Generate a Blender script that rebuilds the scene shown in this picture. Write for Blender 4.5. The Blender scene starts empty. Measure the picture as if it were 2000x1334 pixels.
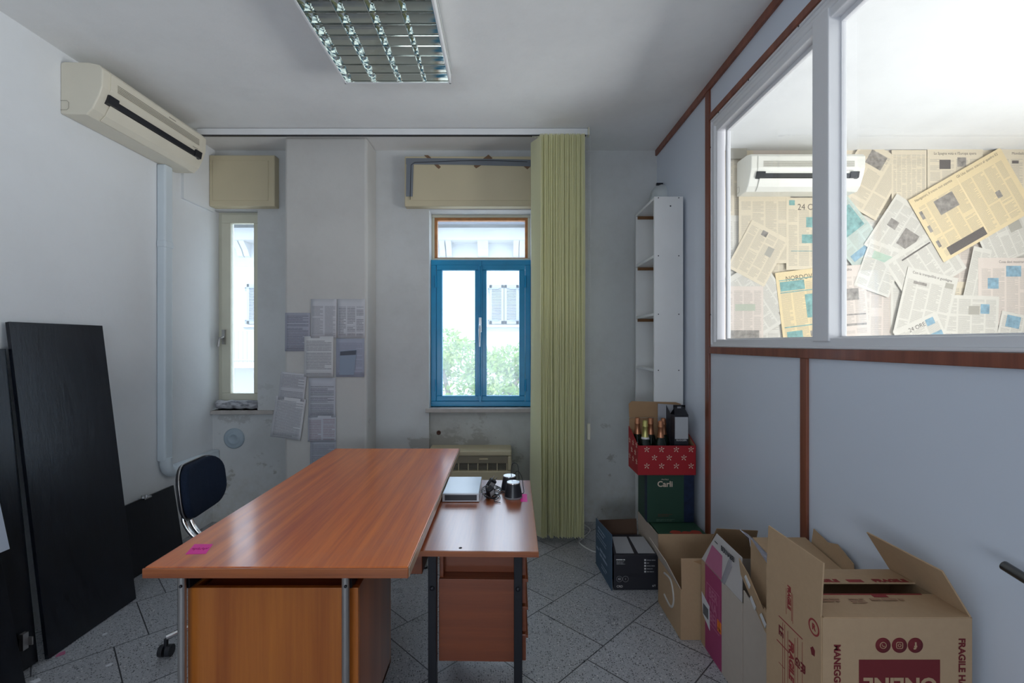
import bpy, bmesh, math, random
from mathutils import Vector, Matrix
random.seed(7)
PI = math.pi
C = bpy.context.scene.collection
sc = bpy.context.scene
# ---------------------------------------------------------------- camera
F = 909.0; H = 1.45
cam = bpy.data.cameras.new('camera'); cam.sensor_width = 36; cam.lens = 36 * F / 2000
cam.shift_x = 14 / 2000; cam.shift_y = 3 / 2000; cam.clip_start = .02; cam.clip_end = 200
co = bpy.data.objects.new('camera', cam); co.location = (0, 0, H); co.rotation_euler = (PI / 2, 0, 0)
C.objects.link(co); sc.camera = co
# ---------------------------------------------------------------- view, world, lights
sc.view_settings.view_transform = 'Standard'; sc.view_settings.look = 'None'
sc.view_settings.gamma = 1; sc.view_settings.use_curve_mapping = False
sc.view_settings.exposure = 0.46
W = bpy.data.worlds.new('sky'); sc.world = W; W.use_nodes = True
W.node_tree.nodes['Background'].inputs[0].default_value = (.74, .87, 1, 1)
W.node_tree.nodes['Background'].inputs[1].default_value = 3.0
def lamp(name, kind, loc, direction, energy, color, size=None, size_y=None, spread=None):
    L = bpy.data.lights.new(name, kind); L.energy = energy; L.color = color
    if kind == 'AREA':
        L.shape = 'RECTANGLE'; L.size = size; L.size_y = size_y
        if spread: L.spread = spread
    if kind == 'SUN': L.angle = .01
    o = bpy.data.objects.new(name, L); o.location = loc
    o.rotation_euler = Vector(direction).to_track_quat('-Z', 'Y').to_euler()
    C.objects.link(o); return o
lamp('sun', 'SUN', (0, -5, 20), (.35, 1, -1.1), 3.0, (1, .97, .92))
lamp('window_daylight_rear', 'AREA', (-.6, -1.95, 1.3), (0, 1, .55), 38, (.78, .88, 1), 1.6, 1.5)  # added fill lamp behind the camera, tilted up to brighten the ceiling
lamp('window_daylight_side', 'AREA', (4.45, .9, 1.35), (-1, 0, .25), 150, (.97, .98, 1), 2.6, 1.5)
# ---------------------------------------------------------------- materials
MATS = {}
def mat(name, col, rough=.5, metal=0., spec=.5, coat=0., coat_r=.1, trans=0., bump=None, var=None):
    """bump=(scale,strength) ; var=(scale,amount) mild colour variation"""
    if name in MATS: return MATS[name]
    m = bpy.data.materials.new(name); m.use_nodes = True; nt = m.node_tree
    b = nt.nodes['Principled BSDF']
    b.inputs['Base Color'].default_value = (*col, 1); b.inputs['Roughness'].default_value = rough
    b.inputs['Metallic'].default_value = metal; b.inputs['Specular IOR Level'].default_value = spec
    b.inputs['Coat Weight'].default_value = coat; b.inputs['Coat Roughness'].default_value = coat_r
    tc = nt.nodes.new('ShaderNodeTexCoord')
    if var is None: var = (6, .06)
    n = nt.nodes.new('ShaderNodeTexNoise'); n.inputs['Scale'].default_value = var[0]; n.inputs['Detail'].default_value = 5
    nt.links.new(tc.outputs['Object'], n.inputs['Vector'])
    mx = nt.nodes.new('ShaderNodeMix'); mx.data_type = 'RGBA'
    mx.inputs[6].default_value = (*[c * (1 - var[1]) for c in col], 1); mx.inputs[7].default_value = (*[min(1, c * (1 + var[1])) for c in col], 1)
    nt.links.new(n.outputs['Fac'], mx.inputs[0]); nt.links.new(mx.outputs[2], b.inputs['Base Color'])
    if bump:
        n2 = nt.nodes.new('ShaderNodeTexNoise'); n2.inputs['Scale'].default_value = bump[0]; n2.inputs['Detail'].default_value = 4
        nt.links.new(tc.outputs['Object'], n2.inputs['Vector'])
        bp = nt.nodes.new('ShaderNodeBump'); bp.inputs['Strength'].default_value = bump[1]; bp.inputs['Distance'].default_value = .01
        nt.links.new(n2.outputs['Fac'], bp.inputs['Height']); nt.links.new(bp.outputs[0], b.inputs['Normal'])
    MATS[name] = m; return m
class NT:
    def __init__(s, name):
        s.m = bpy.data.materials.new(name); s.m.use_nodes = True; s.nt = s.m.node_tree
        s.b = s.nt.nodes['Principled BSDF']; MATS[name] = s.m
    def n(s, t, **k):
        x = s.nt.nodes.new('ShaderNode' + t)
        for a, v in k.items(): setattr(x, a, v)
        return x
    def put(s, sock, v):
        if hasattr(v, 'is_linked') or hasattr(v, 'links'): s.nt.links.new(v, sock)
        elif isinstance(v, (tuple, list)) and len(v) == 3 and sock.type == 'RGBA': sock.default_value = (*v, 1)
        else: sock.default_value = v
    def math(s, op, a, b=0., c=0.):
        x = s.n('Math', operation=op)
        s.put(x.inputs[0], a); s.put(x.inputs[1], b); s.put(x.inputs[2], c)
        return x.outputs[0]
    def mix(s, f, a, b):
        x = s.n('Mix', data_type='RGBA'); s.put(x.inputs[0], f); s.put(x.inputs[6], a); s.put(x.inputs[7], b); return x.outputs[2]
    def noise(s, vec, scale, detail=4, rough=.5):
        x = s.n('TexNoise'); s.nt.links.new(vec, x.inputs['Vector'])
        x.inputs['Scale'].default_value = scale; x.inputs['Detail'].default_value = detail; x.inputs['Roughness'].default_value = rough
        return x.outputs['Fac']
    def ramp(s, f, lo, hi):
        x = s.n('MapRange'); s.put(x.inputs[0], f); x.inputs[1].default_value = lo; x.inputs[2].default_value = hi
        return x.outputs[0]
    def obj(s, scale=None):
        tc = s.n('TexCoord')
        if scale is None: return tc.outputs['Object']
        mp = s.n('Mapping'); mp.inputs['Scale'].default_value = scale; s.nt.links.new(tc.outputs['Object'], mp.inputs[0]); return mp.outputs[0]
    def bump(s, h, st=.3, d=.01):
        x = s.n('Bump'); x.inputs['Strength'].default_value = st; x.inputs['Distance'].default_value = d
        s.nt.links.new(h, x.inputs['Height']); s.nt.links.new(x.outputs[0], s.b.inputs['Normal'])
def plaster(name, col, dirt_haze, amount=.5, rough=.9, flakes=0., fcol=(.30, .28, .25)):
    k = NT(name); v = k.obj()
    f1 = k.ramp(k.noise(v, 2.2, 8, .65), .45, .75); f2 = k.noise(v, 14, 6, .7)
    c = k.mix(k.math('MULTIPLY', f1, amount), col, dirt_haze)
    c = k.mix(k.math('MULTIPLY', k.ramp(f2, .5, .8), amount * .35), c, dirt_haze)
    if flakes:
        g = k.ramp(k.noise(k.obj((1, 1, 1.3)), 3.1, 9, .68), 1 - flakes, 1.03 - flakes)
        low = k.n('SeparateXYZ'); k.nt.links.new(v, low.inputs[0]); g = k.math('MULTIPLY', g, k.ramp(k.math('MULTIPLY', low.outputs[2], -1), -1.3, -.5))
        c = k.mix(k.math('MULTIPLY', g, .6), c, fcol)
        c = k.mix(k.math('MULTIPLY', k.math('MULTIPLY', k.ramp(k.math('MULTIPLY', low.outputs[2], -1), -.55, .1), k.ramp(f2, .35, .65)), .45), c, (.42, .38, .27))
    k.put(k.b.inputs['Base Color'], c); k.b.inputs['Roughness'].default_value = rough
    k.bump(k.noise(v, 9, 8, .6), .12, .02); return k.m
def wood(name, light, dark, axis='Y', rough=.3, coat=.5, coat_r=.12, dust=0., fine=1.):
    k = NT(name)
    sc_ = {'X': (.5, 14, 14), 'Y': (14, .5, 14), 'Z': (14, 14, .5)}[axis]
    v = k.obj(sc_)
    a = k.noise(v, 1.6 * fine, 3, .5); b_ = k.noise(v, 9 * fine, 5, .7)
    f = k.math('ADD', k.math('MULTIPLY', a, .65), k.math('MULTIPLY', b_, .35))
    c = k.mix(k.ramp(f, .36, .64), dark, light)
    r = rough
    if dust:
        vo = k.obj(); d1 = k.ramp(k.noise(vo, 3.5, 8, .7), .52, .75); d2 = k.ramp(k.noise(k.obj((3, 1.2, 1)), 16, 8, .8), .58, .8)
        dd = k.math('MAXIMUM', k.math('MULTIPLY', d1, dust), k.math('MULTIPLY', d2, dust * .8))
        c = k.mix(dd, c, (.55, .42, .36)); r = k.math('ADD', k.math('MULTIPLY', dd, .5), rough)
        k.put(k.b.inputs['Coat Roughness'], k.math('ADD', k.math('MULTIPLY', k.noise(vo, 5, 6, .6), .12), coat_r - .05))
    else: k.b.inputs['Coat Roughness'].default_value = coat_r
    k.put(k.b.inputs['Base Color'], c); k.put(k.b.inputs['Roughness'], r)
    k.b.inputs['Coat Weight'].default_value = coat; k.b.inputs['Coat IOR'].default_value = 1.6
    return k.m
M_wall = plaster('painted_plaster', (.66, .67, .67), (.46, .45, .43), .4, flakes=.40)
M_wall_left = plaster('smooth_plaster', (.80, .82, .84), (.66, .67, .68), .25, flakes=.30)
M_pier = plaster('pier_plaster', (.60, .59, .57), (.48, .46, .44), .4, flakes=.36)
M_ceil = plaster('ceiling_paint', (.87, .87, .86), (.62, .62, .62), .25)
M_niche = plaster('worn_plaster', (.58, .59, .56), (.34, .32, .30), .6, flakes=.47)
M_room = plaster('next_room_paint', (.88, .86, .83), (.82, .8, .77), .2)
M_part = mat('white_laminate', (.70, .75, .84), .35, spec=.4, var=(1.5, .03))
M_frame = mat('white_window_paint', (.80, .80, .82), .4, var=(4, .05))
M_trim = wood('mahogany_trim', (.28, .085, .042), (.17, .045, .022), 'Z', .45, .2)
M_beige = mat('beige_shutter_box', (.64, .56, .38), .5, var=(3, .1))
M_cream = mat('cream_window_paint', (.70, .68, .55), .45, var=(5, .1))
M_blue = mat('blue_window_paint', (.005, .31, .60), .35, var=(8, .12), coat=.2)
M_rawwood = mat('worn_orange_wood', (.50, .22, .08), .7, var=(25, .45))
M_stone = mat('stone_sill', (.48, .44, .41), .6, var=(12, .25))
M_ac = mat('aged_ivory_plastic', (.74, .69, .57), .4)
M_ac2 = mat('ivory_plastic', (.80, .78, .70), .4)
M_groove = mat('shadow_grey_plastic', (.38, .35, .29), .6)
M_black = mat('black_plastic', (.012, .013, .018), .35)
M_blacksteel = mat('black_steel', (.012, .013, .018), .4, metal=.3)
M_chrome = mat('chrome', (.75, .75, .76), .15, metal=1)
M_steel = mat('brushed_steel', (.42, .40, .39), .32, metal=.9)
M_trunk = mat('grey_trunking_plastic', (.66, .73, .78), .4)
M_mirror = mat('mirror_louvre', (.74, .76, .72), .06, metal=1, var=(3, .03))
M_tube = mat('fluorescent_tube_glass', (.85, .85, .82), .2)
M_white = mat('white_lacquer', (.80, .81, .82), .4)
M_shelf = mat('white_chipboard', (.80, .80, .79), .4)
M_cleat = mat('brown_edge_cleat', (.22, .10, .035), .6)
M_kraft = mat('kraft_cardboard', (.47, .315, .185), .8, var=(60, .06), bump=(180, .05))
M_kraft_in = mat('kraft_inside', (.38, .23, .12), .85, var=(20, .08))
M_kraft_pale = mat('pale_kraft', (.52, .44, .37), .85, var=(30, .05))
M_maroon = mat('maroon_print', (.16, .012, .016), .8)
M_redprint = mat('red_print', (.28, .03, .03), .8)
M_pink = mat('magenta_board', (.36, .045, .14), .6)
M_pinklite = mat('faded_magenta_board', (.50, .15, .26), .6)
M_redbox = mat('red_board', (.40, .012, .02), .5)
M_creamprint = mat('cream_print', (.75, .60, .48), .7)
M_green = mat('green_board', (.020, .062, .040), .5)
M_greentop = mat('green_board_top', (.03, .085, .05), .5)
M_navy = mat('navy_board', (.010, .022, .06), .5, var=(30, .7))
M_slate = mat('slate_blue_board', (.06, .11, .17), .6)
M_dark = mat('charcoal_board', (.022, .022, .03), .5)
M_greylabel = mat('grey_label', (.42, .42, .44), .6)
M_whiteprint = mat('white_print', (.72, .72, .72), .6)
M_glass_green = mat('dark_bottle_glass', (.006, .014, .008), .08)
M_gold = mat('gold_foil', (.55, .50, .18), .35, metal=.8)
M_copper = mat('copper_foil', (.50, .22, .12), .35, metal=.8)
M_fabric = mat('navy_seat_fabric', (.012, .020, .040), .95, spec=.2, var=(120, .3), bump=(400, .3))
M_sticker = mat('pink_sticker', (.90, .02, .38), .5)
M_ink = mat('black_ink', (.03, .03, .035), .8)
M_foot = mat('paper_white', (.74, .75, .78), .8)
M_lilac = mat('lilac_paper', (.50, .51, .58), .8)
M_greytape = mat('grey_duct_tape', (.20, .22, .25), .45)
M_browntape = mat('brown_parcel_tape', (.22, .13, .075), .3)
M_silver = mat('silver_casing', (.55, .57, .60), .3, metal=.6)
M_orange = mat('orange_label', (.85, .20, .02), .6)
M_cleartape = mat('shiny_tape', (.62, .58, .62), .12, metal=.5)
M_cable = mat('white_cable', (.70, .70, .68), .5)
M_red_floor = mat('red_print_board', (.42, .06, .035), .6)
# black wood panel with embossed grain
k = NT('black_ash_board'); v = k.obj((7, 7, .8))
g = k.noise(v, 5, 6, .7)
k.put(k.b.inputs['Base Color'], k.mix(k.ramp(g, .4, .62), (.004, .005, .009), (.010, .013, .020)))
k.b.inputs['Roughness'].default_value = .27; k.b.inputs['Specular IOR Level'].default_value = .5; k.bump(g, .25, .004); M_board = k.m
# desk woods
M_desk = wood('orange_mahogany_top', (.88, .215, .018), (.55, .095, .010), 'Y', .32, .5, .13, dust=.16)
M_deskedge = wood('mahogany_edge', (.42, .12, .03), (.16, .035, .012), 'X', .4, .3)
M_deskfront = wood('orange_veneer', (.52, .16, .022), (.34, .085, .010), 'Z', .35, .35, .2, fine=.5)
M_side = wood('side_table_top', (.50, .13, .03), (.34, .075, .018), 'Y', .30, 1., .22); M_side.node_tree.nodes['Principled BSDF'].inputs['Coat IOR'].default_value = 2.2
M_sidebox = wood('red_brown_veneer', (.26, .065, .02), (.19, .043, .014), 'X', .4, .25)
# floor tile
k = NT('terrazzo_tiles'); tc = k.n('TexCoord'); sx = k.n('SeparateXYZ'); k.nt.links.new(tc.outputs['Object'], sx.inputs[0])
X_, Y_ = sx.outputs[0], sx.outputs[1]; r2 = 1 / math.sqrt(2); T = .412
p = k.math('MULTIPLY', k.math('ADD', X_, Y_), r2); q = k.math('MULTIPLY', k.math('SUBTRACT', Y_, X_), r2)
qn = k.math('DIVIDE', k.math('SUBTRACT', q, 1.242), T); row = k.math('FLOOR', qn)
pn = k.math('DIVIDE', k.math('SUBTRACT', k.math('SUBTRACT', p, 1.909), k.math('MULTIPLY', row, .134)), T)
fq = k.math('ABSOLUTE', k.math('SUBTRACT', k.math('FRACT', k.math('ADD', qn, .5)), .5))
fp = k.math('ABSOLUTE', k.math('SUBTRACT', k.math('FRACT', k.math('ADD', pn, .5)), .5))
dist = k.math('MINIMUM', fq, fp); grout = k.math('LESS_THAN', dist, .0065)
def speck(scale, thr, col, base):
    vv = k.n('TexVoronoi'); vv.inputs['Scale'].default_value = scale; k.nt.links.new(tc.outputs['Object'], vv.inputs['Vector'])
    wn = k.math('LESS_THAN', vv.outputs['Distance'], thr)
    se = k.n('SeparateColor'); k.nt.links.new(vv.outputs['Color'], se.inputs[0])
    return k.mix(k.math('MULTIPLY', wn, k.math('LESS_THAN', se.outputs[0], .45)), base, col)
wn_ = k.n('TexWhiteNoise', noise_dimensions='2D'); cv = k.n('CombineXYZ')
k.nt.links.new(row, cv.inputs[0]); k.nt.links.new(k.math('FLOOR', pn), cv.inputs[1]); k.nt.links.new(cv.outputs[0], wn_.inputs['Vector'])
base = k.mix(k.noise(tc.outputs['Object'], 90, 4, .6), (.40, .405, .425), (.50, .505, .53))
base = k.mix(k.math('MULTIPLY', wn_.outputs['Value'], .25), base, (.20, .20, .21))
base = speck(95, .30, (.06, .06, .065), base); base = speck(55, .20, (.68, .68, .66), base); base = speck(150, .32, (.10, .10, .10), base); base = speck(120, .28, (.60, .60, .60), base)
base = k.mix(k.math('MULTIPLY', k.ramp(k.noise(tc.outputs['Object'], 1.7, 6, .6), .5, .8), .2), base, (.26, .23, .20))
k.put(k.b.inputs['Base Color'], k.mix(grout, base, (.045, .045, .05)))
k.put(k.b.inputs['Roughness'], k.math('ADD', k.math('MULTIPLY', k.noise(tc.outputs['Object'], 6, 5, .6), .2), .2))
M_floor = k.m
# glass
def glass(name, r=.0, tint=(1, 1, 1), ior=1.5, dirt_haze=0.):
    m = bpy.data.materials.new(name); m.use_nodes = True; nt = m.node_tree; nt.nodes.clear()
    o = nt.nodes.new('ShaderNodeOutputMaterial'); t = nt.nodes.new('ShaderNodeBsdfTransparent'); t.inputs[0].default_value = (*tint, 1)
    g = nt.nodes.new('ShaderNodeBsdfGlossy'); g.inputs['Roughness'].default_value = r
    lw = nt.nodes.new('ShaderNodeLayerWeight'); lw.inputs[0].default_value = .5; r0 = ((ior - 1) / (ior + 1)) ** 2
    pw = nt.nodes.new('ShaderNodeMath'); pw.operation = 'POWER'; pw.inputs[1].default_value = 5; nt.links.new(lw.outputs['Facing'], pw.inputs[0])
    f = nt.nodes.new('ShaderNodeMath'); f.operation = 'MULTIPLY_ADD'; f.inputs[1].default_value = 1 - r0; f.inputs[2].default_value = r0; nt.links.new(pw.outputs[0], f.inputs[0])
    mx = nt.nodes.new('ShaderNodeMixShader')
    nt.links.new(f.outputs[0], mx.inputs[0]); nt.links.new(t.outputs[0], mx.inputs[1]); nt.links.new(g.outputs[0], mx.inputs[2])
    last = mx.outputs[0]
    if dirt_haze:  # translucent film: pane dirt, raised to lay bright haze over the view
        d = nt.nodes.new('ShaderNodeBsdfTranslucent'); d.inputs[0].default_value = (.8, .85, .9, 1); m2 = nt.nodes.new('ShaderNodeMixShader')
        no = nt.nodes.new('ShaderNodeTexNoise'); no.inputs['Scale'].default_value = 5; no.inputs['Detail'].default_value = 6
        mu = nt.nodes.new('ShaderNodeMath'); mu.operation = 'MULTIPLY'; mu.inputs[1].default_value = dirt_haze
        nt.links.new(no.outputs['Fac'], mu.inputs[0]); nt.links.new(mu.outputs[0], m2.inputs[0])
        nt.links.new(last, m2.inputs[1]); nt.links.new(d.outputs[0], m2.inputs[2]); last = m2.outputs[0]
    nt.links.new(last, o.inputs[0]); MATS[name] = m; return m
M_glass = glass('window_glass', 0, (.96, .98, 1), 1.3, .24)
M_pglass = glass('partition_glass', 0, (.97, .98, .97), 1.65)
# translucent blind fabric
m = bpy.data.materials.new('yellow_blind_fabric'); m.use_nodes = True; nt = m.node_tree
b = nt.nodes['Principled BSDF']; b.inputs['Base Color'].default_value = (.90, .89, .66, 1); b.inputs['Roughness'].default_value = .85
tr = nt.nodes.new('ShaderNodeBsdfTranslucent'); tr.inputs[0].default_value = (.92, .91, .66, 1); mx = nt.nodes.new('ShaderNodeMixShader'); mx.inputs[0].default_value = .45
nt.links.new(b.outputs[0], mx.inputs[1]); nt.links.new(tr.outputs[0], mx.inputs[2]); nt.links.new(mx.outputs[0], nt.nodes['Material Output'].inputs[0]); M_blind = m
# printed page
def page_mat(name, paper, ink, w, h, cols=4, pitch=.006, seed=0, density=.75, top=.12, blocks=True):
    """printed columns of text lines; uv 0..1 over the sheet, w,h in metres"""
    k = NT(name); tc = k.n('TexCoord'); s = k.n('SeparateXYZ'); k.nt.links.new(tc.outputs['UV'], s.inputs[0])
    u, v = s.outputs[0], s.outputs[1]
    cu = k.math('FRACT', k.math('MULTIPLY', u, cols)); ci = k.math('FLOOR', k.math('MULTIPLY', u, cols))
    incol = k.math('MULTIPLY', k.math('GREATER_THAN', cu, .07), k.math('LESS_THAN', cu, .93))
    marg = k.math('MULTIPLY', k.math('MULTIPLY', k.math('GREATER_THAN', u, .05), k.math('LESS_THAN', u, .95)),
                  k.math('MULTIPLY', k.math('GREATER_THAN', v, .05), k.math('LESS_THAN', v, 1 - top)))
    ln = k.math('MULTIPLY', v, h / pitch); line = k.math('LESS_THAN', k.math('FRACT', ln), .5); li = k.math('FLOOR', ln)
    cx = k.n('CombineXYZ'); k.put(cx.inputs[0], k.math('ADD', ci, seed * 3.7)); k.put(cx.inputs[1], li)
    wn = k.n('TexWhiteNoise', noise_dimensions='2D'); k.nt.links.new(cx.outputs[0], wn.inputs['Vector'])
    # ragged paragraph ends
    rag = k.math('LESS_THAN', cu, k.math('ADD', .70, k.math('MULTIPLY', k.math('GREATER_THAN', wn.outputs['Value'], .18), .3)))
    cb = k.n('CombineXYZ'); k.put(cb.inputs[0], k.math('ADD', k.math('MULTIPLY', u, w * 260), seed)); k.put(cb.inputs[1], li)
    word = k.math('GREATER_THAN', k.noise(cb.outputs[0], 1.0, 1, .5), .38)
    # blank gaps between paragraphs
    c3 = k.n('CombineXYZ'); k.put(c3.inputs[0], k.math('ADD', k.math('MULTIPLY', ci, .37), seed * 1.3)); k.put(c3.inputs[1], k.math('MULTIPLY', v, 5))
    gap = k.math('LESS_THAN', k.noise(c3.outputs[0], 2.0, 2, .5), .62)
    f = k.math('MULTIPLY', k.math('MULTIPLY', incol, marg), k.math('MULTIPLY', k.math('MULTIPLY', line, rag), k.math('MULTIPLY', word, gap)))
    pc = k.mix(k.math('MULTIPLY', k.noise(tc.outputs['UV'], 3, 4, .5), .35), paper, tuple(c * .84 for c in paper))
    k.put(k.b.inputs['Base Color'], k.mix(k.math('MULTIPLY', f, density), pc, ink))
    k.b.inputs['Roughness'].default_value = .85; return k.m
# ---------------------------------------------------------------- mesh helpers
class MB:
    def __init__(s, M=None): s.v = []; s.f = []; s.uv = {}; s.M = M; s.smooth = set()
    def add(s, vs, fs, smooth=False):
        b = len(s.v)
        for v_ in vs:
            v_ = Vector(v_); s.v.append(s.M @ v_ if s.M else v_)
        for f_ in fs:
            if smooth: s.smooth.add(len(s.f))
            s.f.append([b + i for i in f_])
        return s
    def box(s, x0, x1, y0, y1, z0, z1):
        if x0 > x1: x0, x1 = x1, x0
        if y0 > y1: y0, y1 = y1, y0
        if z0 > z1: z0, z1 = z1, z0
        return s.add([(x0,y0,z0),(x1,y0,z0),(x1,y1,z0),(x0,y1,z0),(x0,y0,z1),(x1,y0,z1),(x1,y1,z1),(x0,y1,z1)],
                     [(0,3,2,1),(4,5,6,7),(0,1,5,4),(1,2,6,5),(2,3,7,6),(3,0,4,7)])
    def slab(s, pts, t, center=False):
        """polygon thickened by t along its normal"""
        P = [Vector(p_) for p_ in pts]; n = Vector((0, 0, 0))
        for i in range(len(P)): n += P[i].cross(P[(i + 1) % len(P)])
        n.normalize(); n *= t; a = [p_ - n * .5 for p_ in P] if center else P; b = [p_ + n for p_ in a]; N = len(P)
        return s.add(a + b, [tuple(reversed(range(N))), tuple(range(N, 2 * N))] + [(i, (i + 1) % N, N + (i + 1) % N, N + i) for i in range(N)])
    def prism(s, pts, vec):
        P = [Vector(p_) for p_ in pts]; vec = Vector(vec); b = [p_ + vec for p_ in P]; N = len(P)
        return s.add(P + b, [tuple(reversed(range(N))), tuple(range(N, 2 * N))] + [(i, (i + 1) % N, N + (i + 1) % N, N + i) for i in range(N)])
    def tube(s, path, r, n=10, closed=False):
        P = [Vector(p_) for p_ in path]; R = r if isinstance(r, (list, tuple)) else [r] * len(P); vs = []; fs = []; up = None
        for i, p_ in enumerate(P):
            a = P[max(i - 1, 0)]; c = P[min(i + 1, len(P) - 1)]
            if closed: a = P[i - 1]; c = P[(i + 1) % len(P)]
            d = (c - a).normalized()
            if up is None: up = d.orthogonal().normalized()
            up = (up - d * up.dot(d)).normalized(); w_ = d.cross(up)
            for j in range(n):
                t = 2 * PI * j / n; vs.append(p_ + (up * math.cos(t) + w_ * math.sin(t)) * R[i])
        m_ = len(P)
        for i in range(m_ if closed else m_ - 1):
            i2 = (i + 1) % m_
            for j in range(n): fs.append((i*n+j, i*n+(j+1)%n, i2*n+(j+1)%n, i2*n+j))
        s.add(vs, fs, True)
        if not closed: s.add(vs[:n], [tuple(reversed(range(n)))]); s.add(vs[-n:], [tuple(range(n))])
        return s
    def cyl(s, a, b, r, n=20): return s.tube([a, b], r, n)
    def lathe(s, prof, c, axis='Z', n=24):
        """prof: (radius, height) list"""
        vs = []; fs = []; c = Vector(c)
        for (r, h) in prof:
            for j in range(n):
                t = 2 * PI * j / n; a, b = r * math.cos(t), r * math.sin(t)
                vs.append(c + Vector({'Z': (a, b, h), 'Y': (a, h, -b), 'X': (h, a, b)}[axis]))
        for i in range(len(prof) - 1):
            for j in range(n): fs.append((i*n+j, i*n+(j+1)%n, (i+1)*n+(j+1)%n, (i+1)*n+j))
        s.add(vs, fs, True)
        if prof[0][0] > 1e-5: s.add(vs[:n], [tuple(reversed(range(n)))])
        if prof[-1][0] > 1e-5: s.add(vs[-n:], [tuple(range(n))])
        return s
    def quad_uv(s, p0, p1, p2, p3):
        i = len(s.f); s.add([p0, p1, p2, p3], [(0, 1, 2, 3)]); s.uv[i] = [(0,0),(1,0),(1,1),(0,1)]; return s
def mk(name, mb, material, bevel=0, seg=2):
    me = bpy.data.meshes.new(name); me.from_pydata([tuple(v_) for v_ in mb.v], [], mb.f); me.materials.append(material)
    for i in mb.smooth: me.polygons[i].use_smooth = True
    if mb.uv:
        ul = me.uv_layers.new(name='UVMap')
        for i, uvs in mb.uv.items():
            for j, li in enumerate(me.polygons[i].loop_indices): ul.data[li].uv = uvs[j]
    if not mb.uv: 
        bm = bmesh.new(); bm.from_mesh(me); bmesh.ops.recalc_face_normals(bm, faces=bm.faces); bm.to_mesh(me); bm.free()
    o = bpy.data.objects.new(name, me); C.objects.link(o)
    if bevel:
        mod = o.modifiers.new('bevel', 'BEVEL'); mod.width = bevel; mod.segments = seg; mod.limit_method = 'ANGLE'; mod.angle_limit = .7
    return o
def shift(o, d):
    o.data.transform(Matrix.Translation(-Vector(d)))
class Thing:
    """parts are given in world coordinates; place() puts the origin at the thing's base"""
    def __init__(s, name, label, cat, group=None, kind=None):
        s.e = bpy.data.objects.new(name, None); C.objects.link(s.e); s.e.empty_display_size = .05; s.parts = []
        s.e['label'] = label
        if kind: s.e['kind'] = kind
        if cat: s.e['category'] = cat
        if group: s.e['group'] = group
    def part(s, name, mb, m, parent=None, bevel=0, label=None, seg=2):
        o = mb if isinstance(mb, bpy.types.Object) else mk(name, mb, m, bevel, seg)
        o.parent = parent or s.e; s.parts.append(o)
        if label: o['label'] = label
        return o
    def place(s, base=None, rz=0):
        P = [v_.co for o in s.parts for v_ in o.data.vertices]
        if base is None:
            xs = [p_.x for p_ in P]; ys = [p_.y for p_ in P]; zs = [p_.z for p_ in P]
            base = ((min(xs) + max(xs)) / 2, (min(ys) + max(ys)) / 2, min(zs))
        for me in {o.data for o in s.parts}: me.transform(Matrix.Translation(-Vector(base)))
        s.e.location = base; s.e.rotation_euler = (0, 0, rz); return s.e
def single(name, mb, m, label, cat, group=None, bevel=0, kind=None):
    o = mk(name, mb, m, bevel); P = [v_.co for v_ in o.data.vertices]
    base = Vector(((min(a.x for a in P) + max(a.x for a in P)) / 2, (min(a.y for a in P) + max(a.y for a in P)) / 2, min(a.z for a in P)))
    shift(o, base); o.location = base; o['label'] = label
    if cat: o['category'] = cat
    if group: o['group'] = group
    if kind: o['kind'] = kind
    return o
def struct(name, mb, m, label=None, bevel=0):
    o = mk(name, mb, m, bevel); o['kind'] = 'structure'
    if label: o['label'] = label
    return o
def text(name, body, size, material, O, U, V, offset=.0, align='CENTER', lift=.0006, sx=1., thick=.0003):
    cu = bpy.data.curves.new(name, 'FONT'); cu.body = body; cu.size = size; cu.align_x = align; cu.align_y = 'CENTER'
    cu.offset = offset; cu.extrude = thick; cu.resolution_u = 3; cu.space_line = .9
    t = bpy.data.objects.new(name, cu); me = bpy.data.meshes.new_from_object(t); bpy.data.objects.remove(t); bpy.data.curves.remove(cu)
    U = Vector(U).normalized(); V = Vector(V).normalized(); N = U.cross(V)
    M = Matrix.Identity(4)
    for i in range(3): M[i][0] = U[i] * sx; M[i][1] = V[i]; M[i][2] = N[i]; M[i][3] = O[i] + N[i] * lift
    me.transform(M); me.name = name; me.materials.clear(); me.materials.append(material)
    o = bpy.data.objects.new(name, me); C.objects.link(o); return o
def at(px, py, d): return Vector(((px - 986) * d / F, d, H + (670 - py) * d / F))
def flat(mb, cx, cz, w, h, ang, y, t=.0004):
    """thin sheet facing -Y, centred"""
    ca, sa = math.cos(ang), math.sin(ang)
    P = [(cx + a * ca - b * sa, y, cz + a * sa + b * ca) for a, b in ((-w/2,-h/2),(w/2,-h/2),(w/2,h/2),(-w/2,h/2))]
    return mb.quad_uv(*P)
# ================================================================ ROOM SHELL
CE = 3.012; YB = 3.777; XL = -2.373; XP = 1.235; YR = -2.05; XR = 4.55; T = .12
struct('floor', MB().box(XL - .1, XR + .1, YR - .1, YB + .3, -.1, 0), M_floor, 'grey speckled terrazzo tiles laid diagonally')
struct('ceiling', MB().box(XL - .4, XR + .2, YR - .2, YB + .45, CE, CE + .15), M_ceil, 'pale grey painted ceiling')
struct('wall_left', MB().box(XL - T, XL, YR, YB + .3, 0, CE), M_wall_left, 'smooth white left wall')
struct('wall_rear', MB().box(XL, XR, YR - T, YR, 0, CE), M_wall, 'wall behind the camera')
struct('wall_right', MB().box(XR, XR + T, YR, YB, 0, CE), M_room, 'far wall of the neighbouring room')
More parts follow.
